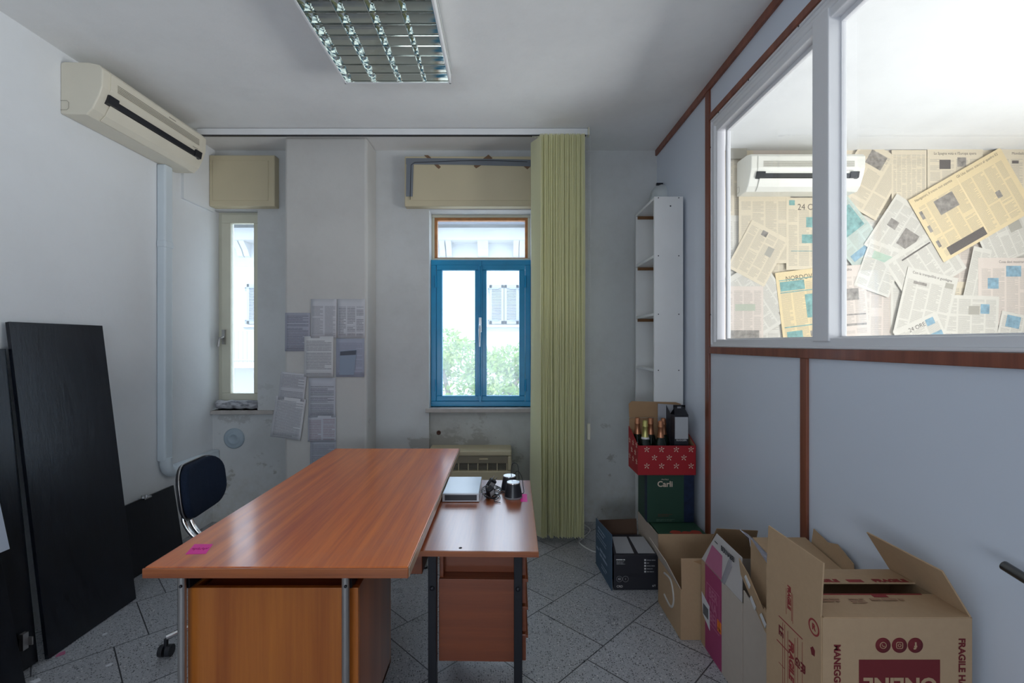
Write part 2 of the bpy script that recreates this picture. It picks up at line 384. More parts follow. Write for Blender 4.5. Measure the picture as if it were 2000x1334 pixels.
# back wall with two openings
W1 = (-2.373, -2.007, .905, 2.53); W2 = (-.615, .215, .922, 2.53)
b = MB(); y0, y1 = YB, YB + .3
b.box(XL, W1[1], y0, y1, 0, W1[2]); b.box(XL, W1[1], y0, y1, W1[3], CE)
b.box(W1[1], W2[0], y0, y1, 0, CE)
b.box(W2[0], W2[1], y0 + .06, y1, 0, W2[2]); b.box(W2[0], W2[1], y0, y1, W2[3], CE)
b.box(W2[1], XR, y0, y1, 0, CE)
struct('wall_back', b, M_wall, 'worn white back wall with the two windows')
struct('wall_niche', MB().box(W2[0], W2[1], YB + .05, YB + .0602, 0, W2[2] - .03), M_niche, 'bare stained plaster recess under the blue window')
struct('wall_pier', MB().box(-1.672, -1.045, 3.53, YB + .01, 0, CE), M_pier, 'grey plaster pier between the windows', bevel=.02)
struct('wall_bulkhead', MB().box(XL, XL + .02, 3.41, YB, 2.51, CE), M_wall_left, 'thin boxed panel high on the left wall')
# partition
PT = .07; OPY0, OPY1, OZ0, OZ1 = .30, 2.79, 1.426, 2.784
b = MB(); b.box(XP, XP + PT, YR, YB, 0, OZ0); b.box(XP, XP + PT, YR, YB, OZ1, CE)
b.box(XP, XP + PT, YR, OPY0, OZ0, OZ1); b.box(XP, XP + PT, OPY1, YB, OZ0, OZ1)
struct('wall_partition', b, M_part, 'white laminate partition on the right')
def trim(n, mb, lab): struct('trim_%d' % n, mb, M_trim, lab, bevel=.002)
trim(1, MB().box(XP - .016, XP, YR, YB, 2.968, CE), 'mahogany strip along the ceiling')
trim(2, MB().box(XP - .012, XP, 2.79, 2.845, 0, 2.968), 'mahogany upright beside the shelf')
trim(3, MB().box(XP - .012, XP, YR, 2.79, 2.784, 2.82), 'mahogany strip above the partition window')
trim(4, MB().box(XP - .014, XP, YR, 2.79, 1.388, 1.426), 'mahogany rail below the partition window')
trim(5, MB().box(XP - .012, XP, 1.888, 1.93, 0, 1.388), 'mahogany upright in the lower partition')
# partition window (frame, panes, mullion)
t = Thing('window_3', 'white framed interior window in the partition', None, kind='structure')
b = MB()
def ring(b, x0, x1, ya, yb, za, zb, w, wt=None, wf=None):
    wt = wt or w; wf = wf or w
    b.box(x0, x1, ya, yb, za, za + w); b.box(x0, x1, ya, yb, zb - wt, zb)
    b.box(x0, x1, ya, ya + w, za + w, zb - wt); b.box(x0, x1, yb - wf, yb, za + w, zb - wt)
ring(b, XP - .004, XP + .012, OPY0, OPY1, OZ0, OZ1, .012)
ring(b, XP + .006, XP + .055, OPY0 + .006, OPY1 - .006, OZ0 + .006, OZ1 - .006, .038, .085, .06)
t.part('window_frame', b, M_frame, bevel=.004)
b = MB(); b.tube([(XP + .014, OPY0, OZ1 - .045), (XP + .014, OPY1 - .04, OZ1 - .045)], .018, 12); b.tube([(XP + .014, OPY1 - .04, OZ0 + .03), (XP + .014, OPY1 - .04, OZ1 - .045)], .018, 12)
t.part('moulding', b, M_frame)
b = MB(); b.box(XP - .002, XP + .058, 1.775, 1.868, OZ0 + .03, OZ1 - .05)
t.part('mullion', b, M_frame, bevel=.003)
b = MB(); ring(b, XP + .045, XP + .066, 1.84, 2.70, OZ0 + .03, OZ1 - .09, .02)
t.part('glazing_bead', b, M_frame, bevel=.002)
b = MB(); ring(b, XP + .045, XP + .066, OPY0, 1.79, OZ0 + .03, OZ1 - .09, .02)
t.part('glazing_bead', b, M_frame, bevel=.002)
t.part('pane', MB().box(XP + .055, XP + .059, 1.86, 2.69, OZ0 + .04, OZ1 - .1), M_pglass)
t.part('pane', MB().box(XP + .055, XP + .059, OPY0 + .01, 1.78, OZ0 + .04, OZ1 - .1), M_pglass)
b = MB()
for y_ in (2.68, 2.35, 1.95, 1.5): b.lathe([(.004, -.001), (.004, .001)], (XP - .0045, y_, OZ1 - .006), 'X', 8)
for z_ in (2.62, 1.62): b.lathe([(.004, -.001), (.004, .001)], (XP - .0045, 2.784, z_), 'X', 8)
t.part('screw', b, M_black)
t.place()
# window 1 (narrow, cream)
t = Thing('window_1', 'narrow cream framed window on the left', None, kind='structure')
def ringY(b, xa, xb, y0, y1, za, zb, w):
    b.box(xa, xb, y0, y1, za, za + w); b.box(xa, xb, y0, y1, zb - w, zb)
    b.box(xa, xa + w, y0, y1, za + w, zb - w); b.box(xb - w, xb, y0, y1, za + w, zb - w)
b = MB(); ringY(b, -2.373, -1.985, 3.86, 3.93, .93, 2.545, .03); t.part('window_frame', b, M_cream, bevel=.003)
b = MB(); ringY(b, -2.342, -2.0, 3.845, 3.89, .96, 2.515, .075)
cs = t.part('casement', b, M_cream, bevel=.004)
t.part('pane', MB().box(-2.27, -2.075, 3.865, 3.869, 1.03, 2.44), M_glass, parent=cs)
b = MB(); c_ = at(438, 660, 3.84); b.box(c_.x - .012, c_.x + .012, 3.825, 3.845, 1.44, 1.56); b.tube([(c_.x, 3.83, 1.50), (c_.x + .01, 3.80, 1.50), (c_.x - .01, 3.79, 1.49), (c_.x - .02, 3.79, 1.42)], .009, 8)
t.part('handle', b, M_steel, parent=cs)
t.place()
struct('window_sill_1', MB().box(-2.37, -1.865, 3.742, 3.93, .876, .905), M_stone, 'stone sill under the narrow window', bevel=.003)
struct('window_sill_2', MB().box(-.64, .24, 3.745, 3.99, .890, .922), M_stone, 'stone sill under the blue window', bevel=.003)
# window 2: transom and blue casements
t = Thing('window_2', 'blue painted double casement window with a bare wood transom', None, kind='structure')
b = MB(); ringY(b, -.615, .215, 3.92, 3.99, 2.142, 2.53, .022); t.part('window_frame', b, M_cream, bevel=.003)
b = MB(); ringY(b, -.593, .193, 3.93, 3.98, 2.150, 2.508, .022); t.part('transom_frame', b, M_rawwood, bevel=.002, label='bare worn orange wood')
t.part('pane', MB().box(-.575, .175, 3.95, 3.954, 2.17, 2.49), M_glass)
b = MB(); ringY(b, -.615, .215, 3.87, 3.95, .922, 2.142, .045); t.part('window_frame', b, M_blue, bevel=.004)
for (xa, xb, s_) in ((-.568, -.203, -1), (-.197, .168, 1)):
    b = MB(); wl, wr = (.048, .045) if s_ == -1 else (.045, .048)
    b.box(xa, xb, 3.862, 3.91, .968, 1.012); b.box(xa, xb, 3.862, 3.91, 2.055, 2.10)
    b.box(xa, xa + wl, 3.862, 3.91, 1.012, 2.055); b.box(xb - wr, xb, 3.862, 3.91, 1.012, 2.055)
    cs = t.part('casement', b, M_blue, bevel=.005)
    t.part('pane', MB().box(xa + .03, xb - .03, 3.885, 3.889, 1.0, 2.07), M_glass, parent=cs)
    xh = xa - .004 if s_ == -1 else xb + .004
    for zz in (1.10, 1.96): t.part('hinge', MB().cyl((xh, 3.855, zz - .05), (xh, 3.855, zz + .05), .007, 10), M_blue, parent=cs)
t.part('cover_strip', MB().box(-.222, -.186, 3.848, 3.864, .985, 2.09), M_blue, bevel=.003)
b = MB(); b.cyl((-.203, 3.842, 1.005), (-.203, 3.842, 2.11), .005, 8)
for zz in (.99, 2.105): b.box(-.212, -.194, 3.835, 3.85, zz - .022, zz + .022)
t.part('bolt_rod', b, M_blue)
b = MB(); b.tube([(-.203, 3.84, 1.60), (-.203, 3.81, 1.60), (-.206, 3.80, 1.56), (-.205, 3.80, 1.42)], [.008, .008, .010, .007], 10); b.box(-.214, -.192, 3.836, 3.848, 1.54, 1.66)
t.part('handle', b, M_chrome); t.place()
# windows out of frame; the rear one is added to go with the fill lamp
for n, (f_, lab) in enumerate(((lambda b: ringY(b, -1.5, .3, YR, YR + .05, .9, 2.6, .07), 'window in the wall behind the camera'), (lambda b: ring(b, XR - .05, XR, -.5, 2.3, .9, 2.6, .07), 'window of the neighbouring room'))):
    b = MB(); f_(b); struct('window_%d' % (n + 4), b, M_frame, lab)
# ================================================================ OUTSIDE
k = NT('white_render_facade'); v = k.obj(); k.put(k.b.inputs['Base Color'], k.mix(k.noise(v, .8, 6, .6), (.39, .40, .41), (.43, .43, .44))); k.b.inputs['Roughness'].default_value = .9; M_fac = k.m
M_eave = mat('blue_grey_eave', (.10, .12, .17), .7); M_shut = mat('pale_shutter_paint', (.24, .26, .32), .6); M_iron = mat('grey_iron', (.30, .32, .36), .6); M_darkhinge = mat('dark_iron_strap', (.18, .20, .25), .6)
YF = 15.
t = Thing('building', 'white rendered house across the street with brackets under its eaves', 'building')
t.part('facade', MB().box(-14, 8, YF, YF + 4, -3.3, 5.4), M_fac)
t.part('cornice', MB().box(-14, 8, YF - .55, YF, 4.66, 5.03), M_fac)
t.part('roof', MB().slab([(-14, YF - .95, 5.03), (8, YF - .95, 5.03), (8, YF + 4, 6.6), (-14, YF + 4, 6.6)], .12), M_eave)
b = MB(); b.tube([(-14, YF - 1.0, 5.12), (8, YF - 1.0, 5.12)], .085, 10); t.part('gutter', b, M_eave)
for px in (863, 876, 938, 948, 1008, 1020, 462, 475, 800, 788, 1080, 1092):
    x_ = (px - 986) / F * (YF - .3)
    t.part('bracket', MB().prism([(x_ - .085, YF - .45, 4.66), (x_ - .085, YF, 4.66), (x_ - .085, YF, 4.20), (x_ - .085, YF - .10, 4.24), (x_ - .085, YF - .2, 4.42)], (.17, 0, 0)), M_fac)
def shutter(px0, px1, pya, pyb):
    a = at(px0, pyb, YF); c = at(px1, pya, YF); mid = (a.x + c.x) / 2
    for (x0, x1) in ((a.x, mid - .01), (mid + .01, c.x)):
        b = MB(); b.box(x0, x1, YF - .07, YF - .03, a.z, a.z + .10); b.box(x0, x1, YF - .07, YF - .03, c.z - .10, c.z)
        b.box(x0, x0 + .08, YF - .07, YF - .03, a.z, c.z); b.box(x1 - .08, x1, YF - .07, YF - .03, a.z, c.z)
        n_ = int((c.z - a.z - .2) / .05)
        for i in range(n_):
            z_ = a.z + .1 + i * .05; b.slab([(x0 + .08, YF - .068, z_), (x1 - .08, YF - .068, z_), (x1 - .08, YF - .035, z_ + .035), (x0 + .08, YF - .035, z_ + .035)], .008)
        sh = t.part('shutter', b, M_shut)
        out = x0 if x0 == a.x else x1; sg = 1 if x0 == a.x else -1
        for zz in (a.z + .12, c.z - .12):
            t.part('hinge', MB().box(out - .05 * sg, out + .30 * sg, YF - .085, YF - .07, zz - .02, zz + .02).box(out - .05 * sg, out - .01 * sg, YF - .085, YF - .07, zz - .12, zz), M_darkhinge, parent=sh)
    t.part('window_ledge', MB().box(a.x - .15, c.x + .15, YF - .14, YF, a.z - .10, a.z - .03), M_fac)
shutter(956, 1013, 557, 633); shutter(484, 530, 555, 633); shutter(640, 690, 555, 633)
# balcony with railing
b = MB(); b.box(-10.5, -7.6, YF - .9, YF, .70, .86); bl = t.part('balcony', b, M_stone)
b = MB(); b.box(-10.5, -7.6, YF - .88, YF - .84, 1.80, 1.85); b.box(-10.5, -7.6, YF - .88, YF - .84, .92, .96)
for i in range(22): b.box(-10.45 + i * .13, -10.43 + i * .13, YF - .87, YF - .85, .86, 1.82)
t.part('railing', b, M_iron, parent=bl)
b = MB()
for i in range(13):
    a0 = PI * i / 12
    b.box(0, 0, 0, 0, 0, 0) if False else None
arch = [(-.55, YF - .05, -2.9), (.45, YF - .05, -2.9)] + [(-.05 + .5 * math.cos(PI * i / 12), YF - .05, -.12 + .22 * math.sin(PI * i / 12)) for i in range(13)]
t.part('gate', MB().prism(arch, (0, .045, 0)), M_shut); t.place()
single('street', MB().box(-30, 30, YB + 1, 40, -3.4, -3.25), mat('pale_paving', (.62, .60, .56), .9), 'paved street below the windows', 'street', kind='structure')
# climbing tree
k = NT('laurel_leaves'); oi = k.n('ObjectInfo'); k.put(k.b.inputs['Base Color'], k.mix(k.ramp(k.noise(k.obj(), 3, 3), .35, .65), (.12, .21, .05), (.30, .36, .13))); k.b.inputs['Roughness'].default_value = .5
trn = k.n('BsdfTranslucent'); trn.inputs[0].default_value = (.4, .6, .15, 1); mxs = k.n('MixShader'); mxs.inputs[0].default_value = .4
k.nt.links.new(k.b.outputs[0], mxs.inputs[1]); k.nt.links.new(trn.outputs[0], mxs.inputs[2]); k.nt.links.new(mxs.outputs[0], k.nt.nodes['Material Output'].inputs[0]); M_leaf = k.m
M_bark = mat('grey_bark', (.18, .14, .10), .9)
def leafy(b, cx, cy, cz, rx, ry, rz, n, ls):
    for i in range(n):
        th = random.uniform(0, 2 * PI); ph = math.acos(random.uniform(-1, 1)); rr = random.uniform(.72, 1.02) * (1 + .12 * math.sin(5 * th) * math.sin(4 * ph))
        p_ = Vector((cx + rx * rr * math.sin(ph) * math.cos(th), cy + ry * rr * math.sin(ph) * math.sin(th), cz + rz * rr * math.cos(ph)))
        d = Vector((random.gauss(0, 1), random.gauss(0, 1), random.gauss(.3, .8))).normalized(); s_ = d.orthogonal().normalized(); s_.rotate(Matrix.Rotation(random.uniform(0, 6.28), 3, d))
        L = ls * random.uniform(.7, 1.3)
        b.add([p_, p_ + d * L * .5 + s_ * L * .22, p_ + d * L, p_ + d * L * .5 - s_ * L * .22], [(0, 1, 2, 3)])
t = Thing('tree', 'leafy green tree crown below the shuttered window outside', 'tree')
b = MB(); random.seed(3)
for (cx, cz, r_, n) in ((-1.45, 1.35, .62, 700), (-.85, 1.05, .60, 700), (-.35, .75, .55, 600), (.15, 1.05, .50, 600), (.7, 1.0, .55, 500), (-1.9, .9, .6, 400), (-1.1, .3, .6, 500), (-.2, .35, .45, 400), (.5, .5, .45, 300)):
    leafy(b, cx, 10 + random.uniform(-.3, .3), cz, r_, r_ * .8, r_ * .75, n, .13)
t.part('foliage', b, M_leaf)
b = MB(); b.tube([(-.6, 10, -3.25), (-.65, 10.05, -1.5), (-.5, 10, .3), (-.4, 10, .9)], [.16, .13, .10, .03], 8); b.tube([(-.6, 10, -.6), (-1.2, 10, .3), (-1.4, 10, 1.2)], [.08, .06, .02], 8); b.tube([(-.6, 10, -.4), (.1, 10, .4), (.5, 10, .9)], [.08, .06, .02], 8)
t.part('trunk', b, M_bark); t.place()
# ================================================================ ROLLER SHUTTER BOXES
def shutterbox(x0, x1, z0, z1, lab):
    t = Thing('roller_shutter_box', lab, 'roller shutter box')
    t.part('casing', MB().box(x0, x1, 3.70, YB + .002, z0, z1), M_beige, bevel=.008)
    t.part('cover_panel', MB().box(x0 + .03, x1 - .05, 3.696, 3.704, z0 + .045, z1 - .045), M_beige, bevel=.002)
    return t
t = shutterbox(-2.352, -1.83, 2.537, 2.945, 'beige roller shutter box above the narrow left window'); t.place()
t = shutterbox(-.798, .41, 2.537, 2.936, 'beige roller shutter box above the blue window, edged with grey tape')
def tapepoly(pxs, y): return [(at(a, b_, 3.694).x, y, at(a, b_, 3.694).z) for a, b_ in pxs]
t.part('brown_tape', MB().prism(tapepoly([(828, 303), (836, 303), (861, 326), (857, 330)], 3.6935), (0, .0015, 0)), M_browntape)
t.part('brown_tape', MB().prism(tapepoly([(925, 324), (954, 302), (962, 309), (930, 329)], 3.6935), (0, .0015, 0)), M_browntape)
t.part('brown_tape', MB().prism(tapepoly([(1022, 324), (1044, 305), (1050, 312), (1030, 331)], 3.6935), (0, .0015, 0)), M_browntape)
t.part('grey_tape', MB().prism(tapepoly([(793, 309), (900, 309.5), (1033, 312), (1090, 314), (1090, 328), (1033, 325), (900, 322), (793, 321)], 3.6915), (0, .0015, 0)), M_greytape)
t.part('grey_tape', MB().prism(tapepoly([(794, 319), (808, 319), (806, 384), (793, 384)], 3.6905), (0, .0015, 0)), M_greytape)
t.part('wire', MB().tube([(at(a, b_, 3.69)) for a, b_ in ((801, 390), (802, 350), (803, 322), (810, 317), (850, 316), (900, 314), (950, 313), (1030, 316))], .0022, 6), M_black)
t.place()
# ================================================================ AIR CONDITIONERS (local: x along length 0..L, y out of wall, z)
def aircon(M, lab, m, L=.865):
    t = Thing('air_conditioner', lab, 'air conditioner')
    prof = [(0, 0), (.03, -.004), (.14, -.005), (.172, .028), (.206, .10), (.222, .15), (.226, .24), (.205, .262), (.15, .275), (.02, .278), (0, .272)]
    prof = [(a, b_) for a, b_ in prof]
    b = MB(M); b.prism([(0.0, a, b_) for a, b_ in prof], (L, 0, 0)); t.part('casing', b, m, bevel=.006)
    b = MB(M); b.prism([(.05, a, b_) for a, b_ in ((.207, .098), (.216, .125), (.229, .152), (.232, .235), (.222, .25), (.218, .245), (.222, .15), (.204, .10))], (L - .10, 0, 0)); t.part('front_panel', b, m, bevel=.002)
    b = MB(M)
    for i in range(5): b.box(.09, L - .09, .2315, .2335, .160 + i * .009, .1635 + i * .009)
    t.part('intake_grille', b, M_groove)
    b = MB(M); b.prism([(.055, a, b_) for a, b_ in ((.196, .080), (.212, .082), (.219, .112), (.205, .112))], (L - .11, 0, 0))
    for x0 in (.045, L - .11): b.prism([(x0, a, b_) for a, b_ in ((.190, .076), (.217, .080), (.226, .124), (.205, .124))], (.065, 0, 0))
    t.part('air_outlet', b, M_black)
    b = MB(M); b.prism([(.075, a, b_) for a, b_ in ((.150, -.006), (.178, .022), (.206, .078), (.199, .080), (.17, .025), (.146, -.001))], (L - .15, 0, 0)); t.part('outlet_flap', b, m, bevel=.002)
    b = MB(M); b.box(L / 2 + .05, L / 2 + .11, .2325, .2335, .214, .219); t.part('logo', b, M_groove)
    b = MB(M)
    for i in range(4): b.lathe([(.003, 0), (.003, .002)], (L - .14 + i * .014, .224, .132), 'Y', 8)
    t.part('indicator_light', b, M_groove)
    b = MB(M); b.tube([(-.001, .002, .02), (-.001, .035, .02), (-.001, .045, .03), (-.001, .045, .06), (-.001, .035, .07), (-.001, .002, .07)], .0012, 5); t.part('pipe_knockout', b, M_groove)
    t.place()
M1 = Matrix(((0, 1, 0, XL), (1, 0, 0, 2.485), (0, 0, 1, 2.675), (0, 0, 0, 1)))
aircon(M1, 'ivory wall air conditioner on the left wall above the grey trunking', M_ac)
x0 = (1448 - 986) / F * 3.65
M2 = Matrix(((1, 0, 0, x0 + .02), (0, -1, 0, YB - .012), (0, 0, 1, 2.632), (0, 0, 0, 1)))
aircon(M2, 'white air conditioner on the newspaper wall behind the glass', M_ac2, .87)
# ================================================================ TRUNKING
t = Thing('pipe_trunking', 'grey plastic pipe trunking running down the left wall from the air conditioner', 'trunking')
yc = 3.205; x1 = XL + .062
def trunk(b, y0, y1, z0, z1): b.box(XL + .001, x1, y0, y1, z0, z1)
t.part('vertical_duct', MB().box(XL + .001, x1, yc - .038, yc + .038, .64, 2.672), M_trunk, bevel=.012, seg=3)
t.part('joint_cover', MB().box(XL + .001, x1 + .004, yc - .042, yc + .042, 2.10, 2.155), M_trunk, bevel=.012, seg=3)
path = [(XL + .039, yc, .66), (XL + .039, yc, .62), (XL + .039, yc + .012, .58), (XL + .039, yc + .045, .553), (XL + .039, yc + .09, .548)]
t.part('elbow', MB().tube(path, .037, 12), M_trunk)
t.part('horizontal_duct', MB().box(XL + .001, x1, yc + .08, YB - .001, .51, .588), M_trunk, bevel=.012, seg=3)
t.place()
single('wall_vent_cap', MB().lathe([(.083, 0), (.083, -.008), (.07, -.016), (.055, -.012), (.05, -.018), (.03, -.020), (.026, -.014), (.001, -.015)], (*at(458, 856, YB).xz, 0)[:1] + (YB, at(458, 856, YB).z), 'Y', 32), mat('grey_blue_plastic', (.42, .50, .56), .4), 'round grey plastic vent cap on the wall below the narrow window', 'vent cap')
p_ = at(857, 845, YB + .05); t = single('wall_socket_hole', MB().lathe([(.018, 0), (.018, -.006), (.008, -.006), (.007, -.002), (.001, -.002)], (p_.x, YB + .05, p_.z), 'Y', 16), mat('rusty_brown', (.10, .045, .03), .8), 'small rusty round pipe stub on the bare plaster under the blue window', 'pipe stub')
# rolled cloth
b = MB(); pth = [(-2.345 + .34 * i / 12, 3.80, .948 + .003 * math.sin(i * 1.7)) for i in range(13)]; b.tube(pth, [.035 + .003 * math.sin(i * 2.1) for i in range(13)], 14)
k = NT('striped_cloth'); k.put(k.b.inputs['Base Color'], k.mix(k.ramp(k.noise(k.obj((1, 3, 3)), 14, 5, .6), .42, .6), (.22, .22, .24), (.55, .55, .58))); k.b.inputs['Roughness'].default_value = .95
single('rolled_cloth', b, k.m, 'rolled grey cloth draught stopper on the sill of the narrow window', 'cloth')
# ================================================================ PAPERS ON PIER
GP = None
def page(px0, py0, px1, py1, d, lab, m, ang=0, name='paper_sheet', cat='paper', grp=GP, y=None, extra=None):
    a = at(px0, py1, d); c = at(px1, py0, d); w, h = c.x - a.x, c.z - a.z; cx, cz = (a.x + c.x) / 2, (a.z + c.z) / 2
    b = MB(); ca, sa = math.cos(ang), math.sin(ang); N = 6; vs = []; fs = []; uvs = []
    for j in range(N + 1):
        for i in range(N + 1):
            u_, v_ = i / N, j / N; aa, bb = (u_ - .5) * w, (v_ - .5) * h
            curl = .006 * abs(u_ - .5) * 2 * (1 - v_) + .0015 * math.sin(u_ * 7 + px0) * (1 - v_)
            vs.append((cx + aa * ca - bb * sa, (y or d) - curl, cz + aa * sa + bb * ca))
    for j in range(N):
        for i in range(N):
            b.uv[len(b.f) + len(fs)] = [(i/N, j/N), ((i+1)/N, j/N), ((i+1)/N, (j+1)/N), (i/N, (j+1)/N)]
            fs.append((j*(N+1)+i, j*(N+1)+i+1, (j+1)*(N+1)+i+1, (j+1)*(N+1)+i))
    b.add(vs, fs, True)
    o = mk(name, b, m); s_ = o.modifiers.new('thickness', 'SOLIDIFY'); s_.thickness = .0003
    P = Vector((cx, y or d, cz - h / 2)); shift(o, P); o.location = P
    o['label'] = lab; o['category'] = cat
    if grp: o['group'] = grp
    return o, cx, cz, w, h
wh = (.62, .62, .66); li = (.43, .44, .52); ink = (.10, .10, .13)
YP = 3.527
page(557, 611, 606, 686, YP, 'lilac page of small print taped left of the upper white sheets on the pier', page_mat('print_a', li, ink, .2, .29, 1, .009, 1, .7, .06))
page(608, 584, 658, 660, YP, 'white two-column printed sheet at the top of the taped papers', page_mat('print_b', wh, ink, .2, .29, 2, .006, 2, .5, .18), y=YP - .003)
page(659, 584, 713, 660, YP, 'white sheet with a boxed form, top right of the taped papers', page_mat('print_c', wh, ink, .2, .29, 3, .012, 3, .6, .2), y=YP - .001)
page(595, 657, 652, 736, YP, 'white letter with curled corners in the middle of the taped papers', page_mat('print_d', (.68, .68, .70), ink, .2, .29, 1, .011, 4, .6, .1), y=YP - .006)
o, cx, cz, w, h = page(657, 661, 712, 736, YP, 'plastic sleeve holding a blue-grey receipt, right of the white letter', page_mat('print_e', (.42, .44, .54), ink, .2, .29, 1, .01, 5, .3, .1), y=YP - .003)
q_ = MB().prism([(cx - .075, YP - .0108, cz + .05), (cx + .05, YP - .0108, cz + .06), (cx + .03, YP - .0108, cz - .13), (cx - .08, YP - .0108, cz - .13)], (0, .0008, 0))
rc = mk('receipt', q_, mat('blue_grey_slip', (.30, .36, .46), .7)); rc.parent = o; shift(rc, o.location)
rh = mk('receipt_header', MB().prism([(cx - .073, YP - .0120, cz + .046), (cx + .048, YP - .0120, cz + .056), (cx + .044, YP - .0120, cz + .022), (cx - .075, YP - .0120, cz + .016)], (0, .001, 0)), mat('dark_slip_header', (.10, .11, .14), .6)); rh.parent = rc; shift(rh, o.location)
page(547, 728, 598, 782, YP, 'white letter above the tilted sheet at the left edge of the pier', page_mat('print_f', wh, ink, .2, .2, 1, .010, 6, .6, .05), ang=-.10, y=YP - .008)
page(535, 776, 594, 856, YP, 'tilted white letter overhanging the left edge of the pier', page_mat('print_g', (.66, .66, .69), ink, .2, .29, 1, .009, 7, .6, .08), ang=-.13, y=YP - .012)
page(603, 738, 656, 815, YP, 'grey-white letter in the lower column of taped papers', page_mat('print_h', (.56, .57, .63), ink, .2, .29, 1, .008, 8, .75, .2), y=YP - .001)
page(602, 812, 657, 862, YP, 'sheet with a table of red entries in the lower column of taped papers', page_mat('print_i', (.56, .57, .63), (.25, .12, .16), .2, .2, 2, .013, 9, .6, .1), y=YP - .004)
page(606, 862, 657, 940, YP, 'lowest taped sheet, partly hidden behind the desk', page_mat('print_j', (.46, .48, .55), ink, .2, .29, 1, .007, 10, .6, .06), y=YP - .001)
# ================================================================ CEILING LAMP
t = Thing('ceiling_light', 'square-grid mirror louvre fluorescent ceiling light', 'ceiling light')
lx0, lx1, ly0, ly1, lz = -.905, -.303, 1.43, 2.632, 2.914
b = MB(); w = .012
b.box(lx0, lx0 + w, ly0, ly1, lz, CE); b.box(lx1 - w, lx1, ly0, ly1, lz, CE); b.box(lx0, lx1, ly0, ly0 + w, lz, CE); b.box(lx0, lx1, ly1 - w, ly1, lz, CE); b.box(lx0, lx1, ly0, ly1, CE - .012, CE - .001)
t.part('housing', b, M_white, bevel=.002)
b = MB()
def blade(b, a, c, across, wt, wb, z0, z1):
    a, c, across = Vector(a), Vector(c), Vector(across); pr = []
    for i in range(6):
        f_ = i / 5; hw = wb + (wt - wb) * f_ ** 1.8; pr.append((hw, z0 + (z1 - z0) * f_))
    P = [a + across * hw + Vector((0, 0, z_)) for hw, z_ in pr] + [a - across * hw + Vector((0, 0, z_)) for hw, z_ in reversed(pr)]
    b.prism(P, c - a)
gx0, gx1, gy0, gy1 = lx0 + w, lx1 - w, ly0 + w, ly1 - w
lo = MB()
for i in range(5):
    x_ = gx0 + (gx1 - gx0) * i / 4; blade(lo, (x_, gy0, 0), (x_, gy1, 0), (1, 0, 0), .016, .0012, lz + .003, lz + .055)
t.part('long_reflector', lo, M_mirror)
for i in range(16):
    y_ = gy0 + (gy1 - gy0) * i / 15
    t.part('cross_blade', (lambda m_: (blade(m_, (gx0, y_, 0), (gx1, y_, 0), (0, 1, 0), .014, .0010, lz + .004, lz + .048), m_)[1])(MB()), M_mirror)
t.part('reflector_tray', MB().box(gx0, gx1, gy0, gy1, lz + .083, lz + .085), M_mirror)
for i in range(4):
    x_ = gx0 + (gx1 - gx0) * (i + .5) / 4; t.part('tube', MB().cyl((x_, gy0 + .03, lz + .068), (x_, gy1 - .03, lz + .068), .010, 12), M_tube)
t.place((lx0 / 2 + lx1 / 2, ly0 / 2 + ly1 / 2, lz))
# ================================================================ VERTICAL BLIND
t = Thing('vertical_blind', 'pale yellow vertical blind drawn to the right of the blue window', 'blind')
b = MB(); b.box(-2.235, .602, 3.375, 3.405, 2.962, 3.008); hr = t.part('headrail', b, M_white, bevel=.003)
t.part('rail_channel', MB().box(-2.235, .590, 3.378, 3.398, 2.956, 2.9625), M_black, parent=hr)
t.part('end_cap', MB().box(.602, .612, 3.362, 3.408, 2.955, 3.010), M_cream, parent=hr)
NV = 30
for i in range(NV):
    f_ = i / (NV - 1); xc = .225 + .335 * f_; yc_ = 3.387
    ang = math.radians(76 - 3 * math.sin(i * 1.9)) if i > 1 else math.radians(58 if i == 0 else 66)
    ztop = 2.95 if i > 1 else 2.93 - .0 * i
    b = MB(); ring_ = []; NN = 6; ZS = [ztop, 2.6, 2.0, 1.4, .8, .3, .055 + .006 * math.sin(i * 1.3)]; vs = []; fs = []
    for zi, z_ in enumerate(ZS):
        a2 = ang + math.radians(6) * math.sin(i * 2.7 + zi * .8) * (zi / 6) ; sway = .006 * math.sin(i * 1.1 + zi) * (zi / 6)
        for j in range(NN + 1):
            u_ = (j / NN - .5) * .127; cv_ = .004 * (1 - (2 * j / NN - 1) ** 2)
            vs.append((xc + sway + u_ * math.cos(a2) - cv_ * math.sin(a2), yc_ - u_ * math.sin(a2) - cv_ * math.cos(a2), z_))
    for zi in range(len(ZS) - 1):
        for j in range(NN): fs.append((zi*(NN+1)+j, zi*(NN+1)+j+1, (zi+1)*(NN+1)+j+1, (zi+1)*(NN+1)+j))
    b.add(vs, fs, True); t.part('vane', b, M_blind)
b = MB()
for i in range(NV): b.cyl((.205 + .36 * i / NV, 3.387, 2.945), (.205 + .36 * i / NV, 3.387, 2.958), .004, 6)
t.part('vane_hanger', b, M_cream)
b = MB()
for dx in (0, .012):
    for i in range(105): b.lathe([(.0001, -.0022), (.0022, 0), (.0001, .0022)], (.612 + dx, 3.385, 2.95 - i * .0205), 'Z', 6)
b.tube([(.612, 3.385, 2.95), (.612, 3.385, .80)], .0006, 4); b.tube([(.624, 3.385, 2.95), (.624, 3.385, .80)], .0006, 4)
t.part('bead_chain', b, M_white)
t.part('chain_weight', MB().box(.598, .622, 3.375, 3.395, .745, .865), M_cream, bevel=.006); t.place()
